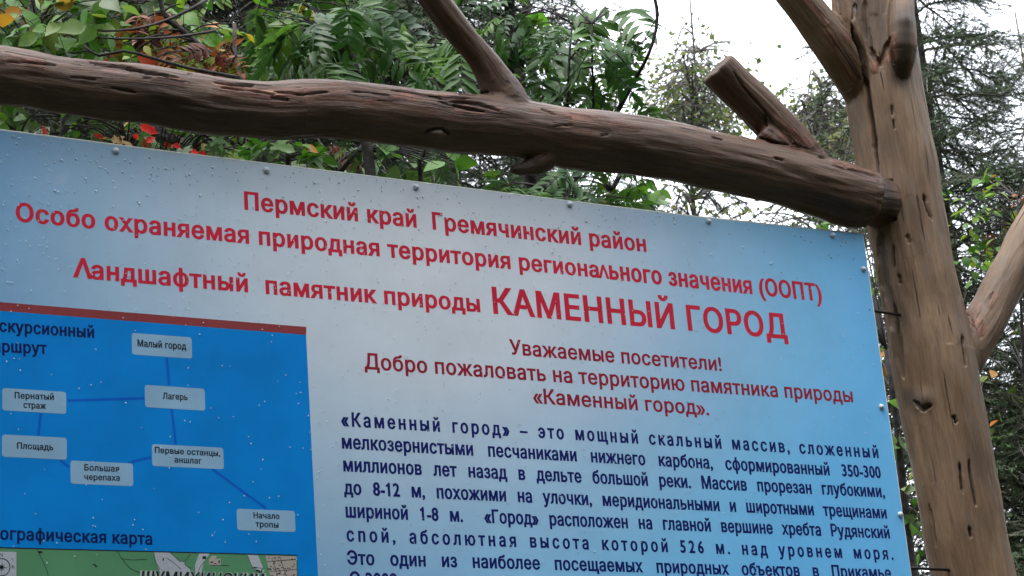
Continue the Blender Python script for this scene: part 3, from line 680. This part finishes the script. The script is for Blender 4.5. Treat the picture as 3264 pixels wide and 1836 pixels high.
#FOLIAGE
# ------------------------------------------------------------------ foliage
print('depths', [round(depth_of(on_plane(x, 500)), 2) for x in (0, 1000, 2200, 2500)])
def leaf_blade(L, wd, fold=.18, droop=.25, tip=.0, seg=4, z0=0.0, prof=None):
    """one blade along +X; returns verts, faces"""
    prof = prof or [.0, .72, 1.0, .74, .0]
    V = []; Fs = []; n = len(prof)-1
    for i in range(n+1):
        x = L*i/n; z = z0-droop*L*(i/n)**2; w = wd/2*prof[i]
        V += [(x, -w, z+fold*w), (x, 0, z), (x, w, z+fold*w)]
    for i in range(n):
        a = i*3; b = a+3
        Fs += [(a, b, b+1, a+1), (a+1, b+1, b+2, a+2)]
    return V, Fs
def mk_ovate(mat, L=1.0, wd=.62, droop=.25, name='leaf', rnd=0.0, serr=False):
    mb = MB(); prof = [.0, .62, .96, .98, .72, .36, .0]
    V, Fs = leaf_blade(L, wd, .22, droop, prof=prof); mb.add(V, Fs, 0, rnd)
    mb.tube([(-.22*L, 0, .03*L), (0, 0, 0)], [.008*L]*2, 3, 0, rnd); return mb.mesh(name, [mat], True)
def mk_lobed(mat, rnd=0.0, droop=.25):
    mb = MB(); pts = []
    for a, r in ((180, .06), (150, .34), (128, .30), (105, .62), (92, .40), (78, .36), (62, .78), (50, .84), (40, .50), (28, .46), (14, .86), (0, 1.05), (-14, .86), (-28, .46), (-40, .50), (-50, .84), (-62, .78), (-78, .36), (-92, .40), (-105, .62), (-128, .30), (-150, .34)):
        x = r*math.cos(math.radians(a)); y = r*math.sin(math.radians(a)); pts.append((x, y, .1*abs(y)-droop*(x*x+y*y)*.7+.05*math.sin(a*.2)))
    mb.add([(0, 0, 0)]+pts, [(0, i+1, (i+1) % len(pts)+1) for i in range(len(pts))][::-1], 0, rnd)
    mb.tube([(-.6, 0, .05), (-.06, 0, 0)], [.012]*2, 3, 0, rnd); return mb.mesh('leaf', [mat], True)
def mk_frond(mat, rnd=0.0, pairs=6, curve=.35, seed=0, wd=.30, ll=.44):
    r_ = random.Random(seed); mb = MB(); R_ = []
    for i in range(pairs*2+2):
        x = i/(pairs*2+1)*.82; R_.append(Vector((x, .03*math.sin(x*4+seed), -curve*x*x)))
    mb.tube([(-.22, 0, .02)]+R_, [.011]+[.009-.0004*i for i in range(len(R_))], 4, 0, rnd)
    def put(p, ang, L, w, dr):
        V, Fs = leaf_blade(L, w, r_.uniform(.1, .35), dr, prof=[.12, .70, .98, 1.0, .78, .40, .0]); c, s = math.cos(ang), math.sin(ang)
        tl_x = r_.uniform(-.35, .35)
        V = [(x, y*math.cos(tl_x)-z*math.sin(tl_x), y*math.sin(tl_x)+z*math.cos(tl_x)) for x, y, z in V]
        mb.add([(p.x+x*c-y*s, p.y+x*s+y*c, p.z+z) for x, y, z in V], Fs, 0, rnd+r_.uniform(-.03, .03))
    for k in range(pairs):
        p = R_[2+k*2-(1 if k else 0)]; g = 1-.35*abs(k-pairs*.4)/pairs
        for sgn in (1, -1): put(p, sgn*math.radians(r_.uniform(52, 68)), ll*g*r_.uniform(.88, 1.1), ll*wd*g, r_.uniform(.15, .5))
    put(R_[-1], 0, ll*.85, ll*wd, .35)
    return mb.mesh('leaf', [mat], True)
GREEN = leaf_material('mid_green_leaf', [(0, (.04, .13, .016)), (.35, (.07, .20, .022)), (.6, (.11, .27, .032)), (.8, (.13, .24, .08)), (.955, (.14, .22, .05)), (.975, (.40, .17, .02)), (1, (.45, .22, .03))])
PALE = leaf_material('dusty_green_leaf', [(0, (.06, .12, .045)), (.5, (.10, .16, .075)), (.78, (.13, .19, .10)), (.88, (.20, .26, .06)), (.93, (.50, .20, .03)), (.96, (.55, .02, .02)), (1, (.55, .03, .03))])
ROWAN = leaf_material('rowan_leaf', [(0, (.022, .070, .018)), (.4, (.038, .105, .024)), (.75, (.062, .15, .028)), (1, (.11, .22, .032))], trans=.3)
LIME = leaf_material('yellow_green_leaf', [(0, (.16, .28, .03)), (.6, (.24, .36, .05)), (.85, (.34, .34, .05)), (1, (.5, .22, .03))], trans=.4)
RUST = leaf_material('rust_red_leaf', [(0, (.10, .028, .020)), (.5, (.17, .045, .022)), (.8, (.30, .08, .025)), (1, (.38, .14, .04))], trans=.3)
SCARLET = leaf_material('scarlet_leaf', [(0, (.55, .012, .018)), (1, (.65, .03, .02))], trans=.4)
BIRCHL = leaf_material('birch_leaf', [(0, (.07, .11, .045)), (.6, (.13, .18, .08)), (.9, (.22, .25, .09)), (1, (.34, .26, .05))], trans=.4)
STEM = bark_material('dark_stem_bark', (.016, .014, .014), (.045, .038, .036), 40)
GREYB = bark_material('grey_stem_bark', (.05, .045, .038), (.14, .13, .11), 25)
LICHEN = bark_material('lichen_twig_bark', (.055, .045, .038), (.16, .17, .13), 60)
FR = [mk_frond(ROWAN, r, n, c, i) for i, (r, n, c) in enumerate(((.1, 6, .35), (.5, 7, .5), (.3, 5, .2), (.75, 6, .7)))]
FRU = [mk_frond(RUST, r, n, c, i+9) for i, (r, n, c) in enumerate(((.1, 6, .5), (.5, 5, .8)))]
FLI = [mk_frond(LIME, .2, 6, .3, 21), mk_frond(LIME, .55, 5, .5, 22)]
OV = [mk_ovate(GREEN, rnd=.0, droop=.15), mk_ovate(GREEN, wd=.72, droop=.4, rnd=.3), mk_ovate(GREEN, wd=.55, droop=.05, rnd=.6)]
OVP = [mk_ovate(PALE, rnd=.0, wd=.7, droop=.3), mk_ovate(PALE, wd=.6, droop=.1, rnd=.4)]
LO = [mk_lobed(PALE, 0, .3), mk_lobed(PALE, .5, .1)]
LOG_ = [mk_lobed(GREEN, .1, .35), mk_lobed(GREEN, .5, .15)]
LOS = [mk_ovate(SCARLET, wd=.8, droop=.5)]
LIO = [mk_ovate(LIME, wd=.65, droop=.2, rnd=.1), mk_ovate(LIME, wd=.5, droop=.3, rnd=.6)]

def basis(dr, nr):
    x = dr.normalized(); z = (nr - x*nr.dot(x))
    if z.length < 1e-4: z = Vector((0, 1, 0)) - x*x.y
    z.normalize(); y = z.cross(x)
    return Matrix((x, y, z)).transposed()
class Plant:
    def __init__(s, name, label, cat, px, depth, group=None):
        b = at(px, 400, depth); s.base = Vector((b.x, b.y, 0)); s.root = thing(name, s.base, label, cat, group); s.stems = []; s.leaves = []; s.names = {}
    def stem(s, pts, mat=STEM, name='stem', ground=True, sides=8):
        """pts: (px, py, depth, r metres)"""
        P = [at(a, b, c) for a, b, c, r in pts]; R_ = [r for *_, r in pts]
        if ground:
            p = P[-1]; g = Vector((p.x + (s.base.x-p.x)*.6, p.y + (s.base.y-p.y)*.6, -.05)); k = 6; r0 = R_[-1]
            for i in range(1, k+1): P.append(p.lerp(g, i/k) + Vector((.02*math.sin(i*2.1), .02*math.cos(i*1.7), 0))*(i < k)); R_.append(r0*(1+.5*i/k))
        q = [(tuple(a), b) for a, b in zip(P, R_)]; S = spline(q, .12)
        mb = MB(); mb.tube([x[:3] for x in S], [x[3] for x in S], sides); link(name, mb.mesh(name, [mat], True), s.root, (0, 0, 0)) if False else s._part(mb, name, mat)
        s.stems += [Vector(x[:3]) for x in S if x[2] > 1.5]
    def _part(s, mb, name, mat):
        me = mb.mesh(name, [mat], True); me.transform(Matrix.Translation(-s.base)); o = bpy.data.objects.new(name, me); COL.objects.link(o); o.parent = s.root; return o
    def leaf(s, me, p, dr, nr, size):
        M = basis(dr, nr).to_4x4(); s.leaves.append((me, Vector(p), M, size))
    def spray(s, c, spread, n, metas, size, mat=STEM, stiff=.5, cap=.0022, face=.5):
        """a twig out to c carrying n leaves along side twigs"""
        c = Vector(c); a = min(s.stems, key=lambda q: (q-c).length + .6*max(0, q.z-c.z)) if s.stems else c-Vector((0, 0, .5))
        mb = MB(); L = (c-a).length; mid = a.lerp(c, .5)+Vector((0, 0, .10*L)); q = [(tuple(a), cap*1.6), (tuple(mid), cap*1.1), (tuple(c), cap*.8)]
        S = spline(q, max(.05, L/8)); mb.tube([x[:3] for x in S], [x[3] for x in S], 5)
        k = max(1, n//3); left = n
        for i in range(k):
            d = Vector((random.gauss(0, 1), random.gauss(0, .7), random.gauss(-.15, .6))).normalized(); l = spread*random.uniform(.6, 1.3)
            st = Vector(S[-1-random.randrange(min(4, len(S)))][:3]); P = [st + d*l*t + Vector((0, 0, -.35*l*t*t)) for t in (0, .33, .66, 1)]
            mb.tube(P, [cap*.6, cap*.45, cap*.35, cap*.25], 4)
            m = left if i == k-1 else min(left, 3); left -= m
            for j in range(m):
                t = 1-j/max(1, m)*.75; p = P[0].lerp(P[-1], t) if m > 1 else P[-1]
                side = Vector((random.gauss(0, 1), random.gauss(0, 1), random.gauss(-.2, .5))).normalized()
                ld = (d*.5 + side*.8 + Vector((0, 0, -.45*(1-stiff)))).normalized()
                nrm = Vector((0, 0, .75)) + (-FWD)*random.uniform(-.2, 1)*face*1.6 + Vector((random.gauss(0, .4), random.gauss(0, .4), random.gauss(0, .3)))
                s.leaf(random.choice(metas), p, ld, nrm, size*random.uniform(.65, 1.2))
        s._part(mb, 'branch', mat)
    def region(s, x0, y0, x1, y1, d0, d1, k, n, metas, size, spread=.16, **kw):
        for _ in range(k): s.spray(at(random.uniform(x0, x1), random.uniform(y0, y1), random.uniform(d0, d1)), spread, n, metas, size, **kw)
    def finish(s, limit=290):
        L = s.leaves
        L.sort(key=lambda q: -q[3]/depth_of(q[1]))
        for me, p, M, sz in L[:limit]:
            o = bpy.data.objects.new('leaf', me); COL.objects.link(o); o.parent = s.root; o.matrix_local = Matrix.Translation(p-s.base) @ M @ Matrix.Scale(sz, 4)
        rest = L[limit:]
        if rest:
            by = {}
            for q in rest: by.setdefault(q[0].materials[0].name, []).append(q)
            for mn, qs in by.items():
                mb = MB()
                for me, p, M, sz in qs:
                    X = Matrix.Translation(p-s.base) @ M @ Matrix.Scale(sz, 4); mb.add([X @ v.co for v in me.vertices], [tuple(f.vertices) for f in me.polygons], 0, random.random())
                me = mb.mesh('foliage', [bpy.data.materials[mn]], True); o = bpy.data.objects.new('foliage', me); COL.objects.link(o); o.parent = s.root; o['kind'] = 'stuff'

random.seed(21)
# --- broad-leaved bush at the far left, above and below the log
p = Plant('broadleaf_bush', 'broad leaved green bush with orange leaves over the thick end of the log', 'bush', 150, 5.9)
p.stem([(60, -80, 5.9, .008), (90, 60, 5.85, .010), (60, 180, 5.8, .012), (20, 330, 5.8, .015), (60, 460, 5.8, .017)])
p.stem([(300, -60, 6.1, .007), (240, 60, 6.0, .009), (190, 200, 6.0, .012), (150, 440, 5.9, .015)])
p.region(-40, -50, 330, 150, 5.5, 6.6, 95, 6, OV+[OV[0]]*2+OVP[:1], .072, face=1.0)
p.region(280, -50, 620, 120, 6.2, 6.9, 40, 5, OV+OVP[:1], .065, face=1.0)
p.region(-40, 275, 200, 350, 5.4, 6.2, 14, 5, OV+OVP, .058, face=.8)
p.finish()
# --- rowan sapling turning red behind the log
p = Plant('reddening_rowan', 'young rowan with rust red leaf clusters and black twigs behind the log', 'tree', 640, 6.0)
p.stem([(395, -60, 5.9, .006), (410, 30, 5.9, .008), (455, 75, 5.9, .009), (520, 130, 5.9, .010), (575, 190, 5.9, .012), (640, 300, 5.9, .014), (660, 440, 5.9, .016)])
p.stem([(590, 60, 6.0, .006), (592, 150, 5.95, .008), (612, 230, 5.9, .010), (650, 400, 5.9, .013)])
for x, y, k in ((395, 40, 2), (372, 60, 2), (420, 20, 2), (385, 95, 2), (430, 60, 1), (575, 110, 2), (600, 140, 2), (545, 130, 1), (620, 120, 1), (370, 128, 1), (455, 10, 1)):
    p.spray(at(x, y, 5.8+random.random()*.3), .07, k, FRU, .13, face=.8, stiff=.1)
p.region(440, 130, 540, 165, 5.7, 5.9, 4, 2, FLI, .11, spread=.05, face=.9)
p.region(540, 120, 640, 160, 5.8, 5.95, 5, 2, FRU, .12, spread=.06, face=.9)
p.region(250, 100, 420, 150, 5.7, 6.0, 12, 3, LIO, .035, spread=.08)
p.region(300, 20, 520, 110, 5.9, 6.3, 10, 4, LIO+OV, .045, spread=.12)
for tw in ([(200, 70, 5.6, .0025), (260, 78, 5.6, .003), (330, 74, 5.65, .004), (400, 58, 5.7, .004), (470, 28, 5.75, .005), (520, 0, 5.8, .006)],
           [(215, 92, 5.6, .002), (300, 98, 5.6, .0028), (400, 96, 5.6, .0035), (480, 88, 5.7, .004), (540, 78, 5.75, .005)],
           [(210, 115, 5.55, .003), (250, 140, 5.55, .004), (310, 128, 5.55, .004), (380, 145, 5.6, .0045), (470, 170, 5.7, .005), (600, 195, 5.8, .006)]):
    p.stem(tw, name='twig', ground=False, sides=5)
p.finish()
# --- large leaved rowan
p = Plant('rowan_tree', 'rowan with large drooping dark green leaves above the middle of the log', 'tree', 900, 6.4, 'rowans behind the board')
p.stem([(930, -60, 6.6, .010), (900, 40, 6.5, .012), (890, 150, 6.4, .014), (930, 420, 6.3, .018)])
p.region(560, -30, 840, 60, 6.0, 6.9, 19, 3, FR, .18, spread=.15, face=.9, stiff=.2)
p.region(600, 40, 820, 160, 6.2, 6.9, 9, 3, FR[:2]+LOG_, .15, spread=.12, face=.8, stiff=.2)
p.leaf(FR[0], at(878, 12, 6.0), -UP*.8+RIGHT*-.08, -FWD+Vector((0, 0, .3)), .155)
p.leaf(FR[2], at(850, 60, 6.1), -RIGHT*.8-UP*.35, -FWD*.8+Vector((0, 0, .5)), .16)
p.leaf(FR[1], at(905, 30, 6.2), RIGHT*.8-UP*.4, -FWD*.8+Vector((0, 0, .5)), .15)
p.region(840, -40, 1040, 40, 6.2, 7.0, 8, 3, FR, .16, spread=.15, face=.8, stiff=.2)
p.finish()
# --- main rowan with the dark trunk
p = Plant('rowan_tree', 'rowan with a thin blue black trunk and hanging leaves above the middle of the board', 'tree', 1350, 7.2, 'rowans behind the board')
p.stem([(1272, -90, 7.3, .016), (1280, 0, 7.3, .019), (1290, 90, 7.3, .021), (1303, 160, 7.25, .022), (1310, 240, 7.2, .023), (1330, 400, 7.2, .025), (1340, 520, 7.2, .028)])
p.stem([(1440, 60, 7.0, .003), (1432, 150, 7.0, .0045), (1428, 260, 7.0, .006), (1425, 380, 7.0, .008), (1420, 520, 7.0, .010)])
p.stem([(1488, 60, 7.1, .003), (1490, 170, 7.1, .004), (1492, 275, 7.1, .005), (1470, 420, 7.1, .008), (1440, 520, 7.1, .010)])
p.stem([(1372, 470, 6.9, .012), (1350, 520, 6.9, .014)], ground=True)
p.stem([(1080, 355, 6.4, .006), (1062, 400, 6.4, .007), (1060, 470, 6.4, .008)])
p.stem([(1638, -40, 7.0, .007), (1652, 20, 7.0, .006), (1650, 75, 7.0, .006), (1632, 135, 7.0, .006), (1606, 185, 7.05, .007), (1570, 250, 7.1, .009), (1530, 330, 7.2, .010), (1500, 440, 7.2, .012)], ground=False, name='branch', sides=6)
for x0, y0, x1, y1 in ((1655, 40, 1600, 150), (1648, 80, 1590, 130), (1640, 110, 1580, 190), (1655, 15, 1668, 60), (1620, 160, 1575, 160)):
    p.stem([(x0, y0, 7.0, .0028), ((x0+x1)/2-4, (y0+y1)/2, 7.0, .002), (x1, y1, 7.0, .0014)], ground=False, name='twig', sides=4)
for bx, by, tx, ty, m, sz in ((1158, 122, 1150, 235, 0, .155), (1170, 95, 1060, 118, 2, .15), (1085, 95, 1000, 130, 1, .14), (1240, 60, 1330, 150, 3, .15), (1330, 80, 1240, 150, 0, .14), (1400, 110, 1330, 200, 1, .13), (1420, 60, 1500, 40, 2, .14),
                             (1440, 90, 1560, 20, 0, .15), (1470, 60, 1560, 110, 3, .14), (1560, 20, 1640, 60, 2, .14), (1560, 110, 1600, 90, 1, .10), (1490, 130, 1600, 110, 2, .13), (1600, 130, 1500, 150, 0, .12), (1470, 150, 1420, 260, 1, .13),
                             (1530, 150, 1600, 240, 3, .15), (1490, 170, 1440, 270, 0, .15), (1490, 180, 1540, 270, 1, .14), (1490, 215, 1500, 275, 0, .11), (1270, 120, 1215, 200, 2, .12), (1350, 190, 1420, 175, 2, .13), (1380, 230, 1340, 180, 1, .11),
                             (1110, 170, 1068, 210, 0, .12), (960, 100, 1050, 130, 2, .13), (1040, 200, 1120, 235, 2, .13)):
    a = at(bx, by, 6.9+random.random()*.4); b = at(tx, ty, 6.9+random.random()*.4); p.leaf(FR[m], a, (b-a), -FWD+Vector((random.gauss(0, .35), 0, .45)), (b-a).length*1.02)
    q = min(p.stems, key=lambda s_: (s_-a).length); mb = MB(); mb.tube([q, q.lerp(a, .5)+Vector((0, 0, .03)), a], [.0035, .003, .0022], 5); p._part(mb, 'twig', STEM)
p.region(1180, 10, 1640, 90, 6.9, 7.8, 12, 3, FR, .13, spread=.15, face=.8, stiff=.1)
p.region(1000, 20, 1200, 220, 7.0, 7.8, 5, 3, FR, .12, spread=.14, face=.7, stiff=.1)
p.region(1400, 100, 1610, 240, 7.0, 7.6, 11, 3, FR, .12, spread=.12, face=.7, stiff=.1)
p.region(1190, 60, 1420, 200, 7.0, 7.8, 6, 3, FR+OV, .11, spread=.14, face=.7, stiff=.1)
p.region(1200, 445, 1620, 500, 6.7, 7.6, 22, 3, FR, .14, spread=.12, face=.7, stiff=.3)
p.finish()
# --- low shrubs seen in the gap between log and board
p = Plant('young_maple', 'dusty green young maple with scarlet leaves under the left end of the log', 'bush', 330, 5.9)
p.stem([(300, 290, 5.9, .006), (320, 380, 5.9, .008), (330, 470, 5.9, .011)])
p.stem([(520, 300, 6.0, .006), (480, 380, 6.0, .009), (400, 470, 5.9, .011)])
p.region(120, 285, 640, 400, 5.5, 6.6, 60, 4, LO+OVP*2+LIO+LOG_*2, .042, spread=.13, face=.8)
p.region(180, 300, 700, 420, 5.9, 7.0, 24, 4, OVP+OV, .045, spread=.14, face=.8)
for x, y, s_ in ((352, 318, .032), (368, 325, .030), (335, 338, .018), (368, 358, .026), (436, 364, .02), (480, 382, .02), (500, 385, .022)): p.leaf(LOS[0], at(x, y, 5.45), RIGHT+UP*random.gauss(0, .5), -FWD+Vector((0, 0, .3)), s_)
p.region(540, 330, 600, 390, 5.8, 6.0, 4, 3, LIO, .035, spread=.06)
p.finish()
p = Plant('hazel_bush', 'bright green bush with broad leaves in the gap under the middle of the log', 'bush', 760, 6.3)
p.stem([(722, 340, 6.0, .006), (724, 400, 6.0, .007), (730, 470, 6.0, .010)])
p.stem([(900, 380, 6.4, .006), (850, 440, 6.4, .009), (800, 500, 6.4, .012)])
p.region(600, 345, 860, 425, 5.8, 6.8, 32, 4, OV+LOG_*2, .060, spread=.13, face=.8)
p.region(850, 400, 1220, 450, 6.3, 7.2, 26, 3, FR+FLI[:1]+OV, .085, spread=.12, face=.7)
p.region(850, 365, 1000, 440, 6.5, 7.2, 5, 2, FRU, .09, spread=.1, face=.7)
p.finish()
p = Plant('alder_bush', 'dark leaved bush just above the top edge of the board, right of the knot', 'bush', 1560, 7.6)
p.stem([(1560, 440, 7.5, .008), (1530, 560, 7.5, .012)])
p.region(1400, 430, 1660, 520, 7.2, 8.2, 26, 4, OV+FR[:2], .07, spread=.15, face=.6)
p.finish()
# --- greenery between the board and the post and right of the post
p = Plant('willow_bush', 'green bush filling the gap between the board and the post', 'bush', 2280, 8.2)
p.stem([(2230, 880, 8.2, .010), (2260, 1100, 8.2, .014), (2290, 1400, 8.2, .02)])
p.region(2190, 850, 2380, 1460, 7.8, 9.5, 40, 4, OV+OVP, .07, spread=.2, face=.5)
p.region(1880, 515, 2190, 585, 8.0, 10, 22, 4, OV+LIO, .05, spread=.2, face=.5)
p.finish()
p = Plant('alder_bush', 'leafy bush with yellow and rusty leaves right of the post by the frame edge', 'bush', 2560, 9.0)
p.stem([(2560, 500, 9.0, .004), (2570, 800, 9.0, .007), (2600, 1300, 9.0, .010)])
p.region(2380, 470, 2540, 640, 8.6, 10, 30, 4, OV+LIO[:1], .055, spread=.2, face=.5)
p.region(2530, 440, 2640, 520, 8.6, 9.2, 3, 2, FRU, .10, spread=.15, face=.6)
p.region(2500, 800, 2650, 1250, 8.6, 10.5, 34, 4, OV+OVP+LIO[:1], .06, spread=.2, face=.5)
p.finish()

# --- birches
def birch(px, depth, regions, label):
    p = Plant('birch_tree', label, 'tree', px, depth, 'small leaved trees beyond the board')
    p.stem([(px-10, -10 if px < 1800 else 190, depth, .006), (px+6, 220, depth, .010), (px-8, 380, depth, .014), (px+4, 560, depth, .018)], mat=GREYB, name='trunk')
    bl = MB(); bl.add([(0, 0, 0), (.5, .38, -.03), (1, 0, -.1), (.5, -.38, -.03)], [(0, 1, 2, 3)]); 
    me1 = bl.mesh('leaf', [BIRCHL]); bl = MB(); bl.add([(0, 0, 0), (.42, .42, .06), (1, 0, -.2), (.42, -.42, .06)], [(0, 2, 1), (0, 3, 2)], 0, .5); me2 = bl.mesh('leaf', [BIRCHL])
    for r in regions: p.region(*r[:4], depth-1, depth+1.5, r[4], r[5], [me1, me2], .050, spread=.36, mat=GREYB, cap=.006, face=.4)
    p.finish(200)
birch(1745, 15, [(1640, 200, 1850, 350, 60, 24), (1680, 120, 1810, 220, 22, 20), (1830, 105, 1850, 140, 2, 12), (1620, 480, 1900, 570, 20, 14), (1640, 330, 1900, 480, 14, 14)], 'pale small leaved birch against the white sky left of the sawn branch stub')
birch(2060, 14, [(1990, 225, 2090, 300, 16, 20), (2000, 280, 2170, 440, 50, 26), (2120, 230, 2180, 400, 8, 20), (1850, 500, 2200, 590, 14, 14)], 'pale small leaved birch seen between the sawn stub and the post')

# --- spruces
def needle_mat(name, a, b):
    m, t, bs = new_mat(name); at_ = N(t, 'ShaderNodeAttribute', attribute_name='shade').outputs['Fac']
    r = ramp(t, [(0, a), (1, b)]); t.links.new(at_, r.inputs[0]); t.links.new(r.outputs[0], bs.inputs['Base Color']); bs.inputs['Roughness'].default_value = .6; bs.inputs['Specular IOR Level'].default_value = .3; return m
NEED = needle_mat('spruce_needles', (.012, .028, .014), (.05, .085, .035))
NEEDG = needle_mat('lichened_needles', (.030, .058, .028), (.12, .18, .085))
def spruce_branch(seed, L=1.6, bare=.25, mats=None, dens=1.0, ns=1.0):
    r_ = random.Random(seed); mb = MB(); mats = mats or [LICHEN, NEED]
    def twig(p0, d, l, r, depth_):
        n = max(2, int(l/.06)); P = [p0]; dd = d.copy()
        for i in range(n):
            dd = (dd + Vector((r_.gauss(0, .10), r_.gauss(0, .10), r_.gauss(0, .08)-.05))).normalized(); P.append(P[-1]+dd*l/n)
        mb.tube(P, [r*(1-.7*i/n) for i in range(n+1)], 3, 0, 0, cap=False)
        isb = r_.random() < bare and depth_ > 0
        if depth_ > 0 and not isb:
            for k in range(int(l*150*dens)):
                t = r_.random(); i = min(n-1, int(t*n)); p = P[i].lerp(P[i+1], t*n-i); ax = (P[i+1]-P[i]).normalized()
                s_ = ax.cross(Vector((r_.gauss(0, 1), r_.gauss(0, 1), r_.gauss(0, 1)))).normalized(); nd = (ax*.75+s_).normalized(); w = ax.cross(s_)*.0022*ns; l_ = r_.uniform(.013, .024)*ns
                mb.add([p-w, p+w, p+nd*l_], [(0, 1, 2)], 1, r_.random())
        return P
    d0 = Vector((1, 0, -.12)).normalized(); main = twig(Vector((0, 0, 0)), d0, L, .014, 0)
    n = len(main)-1
    for i in range(3, n):
        for sgn in (1, -1):
            if r_.random() < .12: continue
            t = i/n; l = L*(.40*(1-t)**.8+.07)*r_.uniform(.6, 1.15); d = Vector((.65, sgn*r_.uniform(.5, 1.1), r_.uniform(-.45, .2))).normalized()
            Q = twig(main[i], d, l, .005, 1)
            m = len(Q)-1
            for j in range(2, m, 2 if l > .3 else 3):
                for s2 in (1, -1):
                    if r_.random() < .3: continue
                    l2 = l*.42*(1-j/m)+.05; ax = (Q[j]-Q[j-1]).normalized(); sd = ax.cross(Vector((0, 0, 1)))*s2
                    twig(Q[j], (ax*.6+sd*.8+Vector((0, 0, r_.uniform(-.4, .1)))).normalized(), l2, .0028, 2)
    tt = twig(main[-1], (main[-1]-main[-2]).normalized(), .10, .004, 1)
    return mb.mesh('branch', mats)
BR_D = [spruce_branch(i, 1.7, .12) for i in range(3)]
BR_R = [spruce_branch(i+10, 1.3, .22, [LICHEN, NEEDG], 1.1, 1.45) for i in range(3)]
SPR_BARK = bark_material('spruce_bark', (.03, .024, .02), (.09, .07, .055), 18)
def spruce(px, depth, z0, z1, label, variants, reach=1.0, step=.24, per=6, group='spruces beyond the board', lean=0.0):
    b = at(px, 300, depth); base = Vector((b.x, b.y, 0)); root = thing('spruce_tree', base, label, 'tree', group)
    mb = MB(); k = 14; P = [Vector((lean*(i/k)**2, 0, z1*i/k-.05)) for i in range(k+1)]; mb.tube(P, [.0058*z1*(1-i/k)+.005 for i in range(k+1)], 8)
    me = mb.mesh('trunk', [SPR_BARK], True); o = bpy.data.objects.new('trunk', me); COL.objects.link(o); o.parent = root
    z = z0; cnt = 0
    while z < z1-.2 and cnt < 285:
        f = (z1-z)/(z1*.75); R_ = reach*min(1, .25+f)
        for q in range(per):
            az = random.uniform(0, 2*math.pi); c = random.choice(variants); o = bpy.data.objects.new('branch', c); COL.objects.link(o); o.parent = root; cnt += 1
            o.location = (lean*(z/z1)**2, 0, z+random.uniform(-.1, .1)); o.rotation_euler = (random.uniform(-.5, .5), random.uniform(-.35, .25), az); o.scale = (R_*random.uniform(.7, 1.15),)*3
        z += step
random.seed(4)
for px, d, rc, lb in ((-160, 13, 1.2, 'dark spruce at the far left behind the broad leaved bush'), (170, 11.5, 1.2, 'dense dark spruce behind the bush at the left end of the log'), (430, 13.5, 1.25, 'dark spruce behind the reddening rowan'), (660, 12, 1.2, 'dark spruce right of the rust red rowan leaves'),
                      (900, 13, 1.15, 'spruce with sky showing through it above the middle of the log'), (1130, 11.5, .95, 'dark spruce just behind the long upright branch of the log'), (1350, 14.5, .8, 'thin spruce behind the rowan with the dark trunk')):
    spruce(px, d, 5.2, 12.6, lb, BR_D if px < 1100 else BR_D[:1]+BR_R, rc, .21 if px < 1000 else .27, 6)
spruce(1600, 17, 5.5, 8.7, 'short grey spruce low beyond the top edge of the board', BR_R, .8, .25, 5)
spruce(2345, 10.5, 2.5, 8.1, 'scraggly lichen covered spruce standing right of the post', BR_R, 1.0, .125, 6)
spruce(2600, 12.5, 2.5, 7.2, 'larger spruce at the right edge of the photograph with lifted grey branches', BR_R+BR_D[:1], 1.05, .135, 6)
spruce(2330, 14, 2.0, 5.6, 'low spruce seen in the narrow gap between board and post', BR_R+BR_D, .8, .2, 6)
# --- forest all around as one mass, rows behind camera added to block light
def blocker_treeline():
    mb = MB(); r_ = random.Random(9)
    for k in range(330):
        a = r_.uniform(0, 2*math.pi); R_ = r_.uniform(17, 38); x, y = R_*math.sin(a), R_*math.cos(a)-4.3
        rel = math.degrees(math.atan2(x, y+4.3)); front = -5 < rel < 55
        off = abs((rel-28+180) % 360-180)
        if off > 88 and k % 3: R_ = r_.uniform(9, 15); x, y = R_*math.sin(a), R_*math.cos(a)-4.3  # unseen trees drawn nearer to darken the underside of the log
        if front: h = r_.uniform(3.0, 4.2)*R_/20
        else: h = r_.uniform(11, 17)
        w = h*.17; n = int(h/.24)
        for i in range(n):
            z = .6+(h-.6)*i/n; rr = (w*(1-i/n)+.08)*r_.uniform(.75, 1.15); m = 15; V = [(x, y, z+(h/n)*2.6)]
            for q in range(m*2): an = math.pi*q/m+r_.random()*.2+i; r2 = rr*(1.15 if q % 2 else .45)*r_.uniform(.6, 1.25); V.append((x+r2*math.cos(an), y+r2*math.sin(an), z-r2*.25*(q % 2)))
            mb.add(V, [(0, q+1, (q+1) % (m*2)+1) for q in range(m*2)], 0, r_.random())
    o = link('blocker_treeline', mb.mesh('blocker_treeline', [NEED]), kind='stuff')
blocker_treeline()
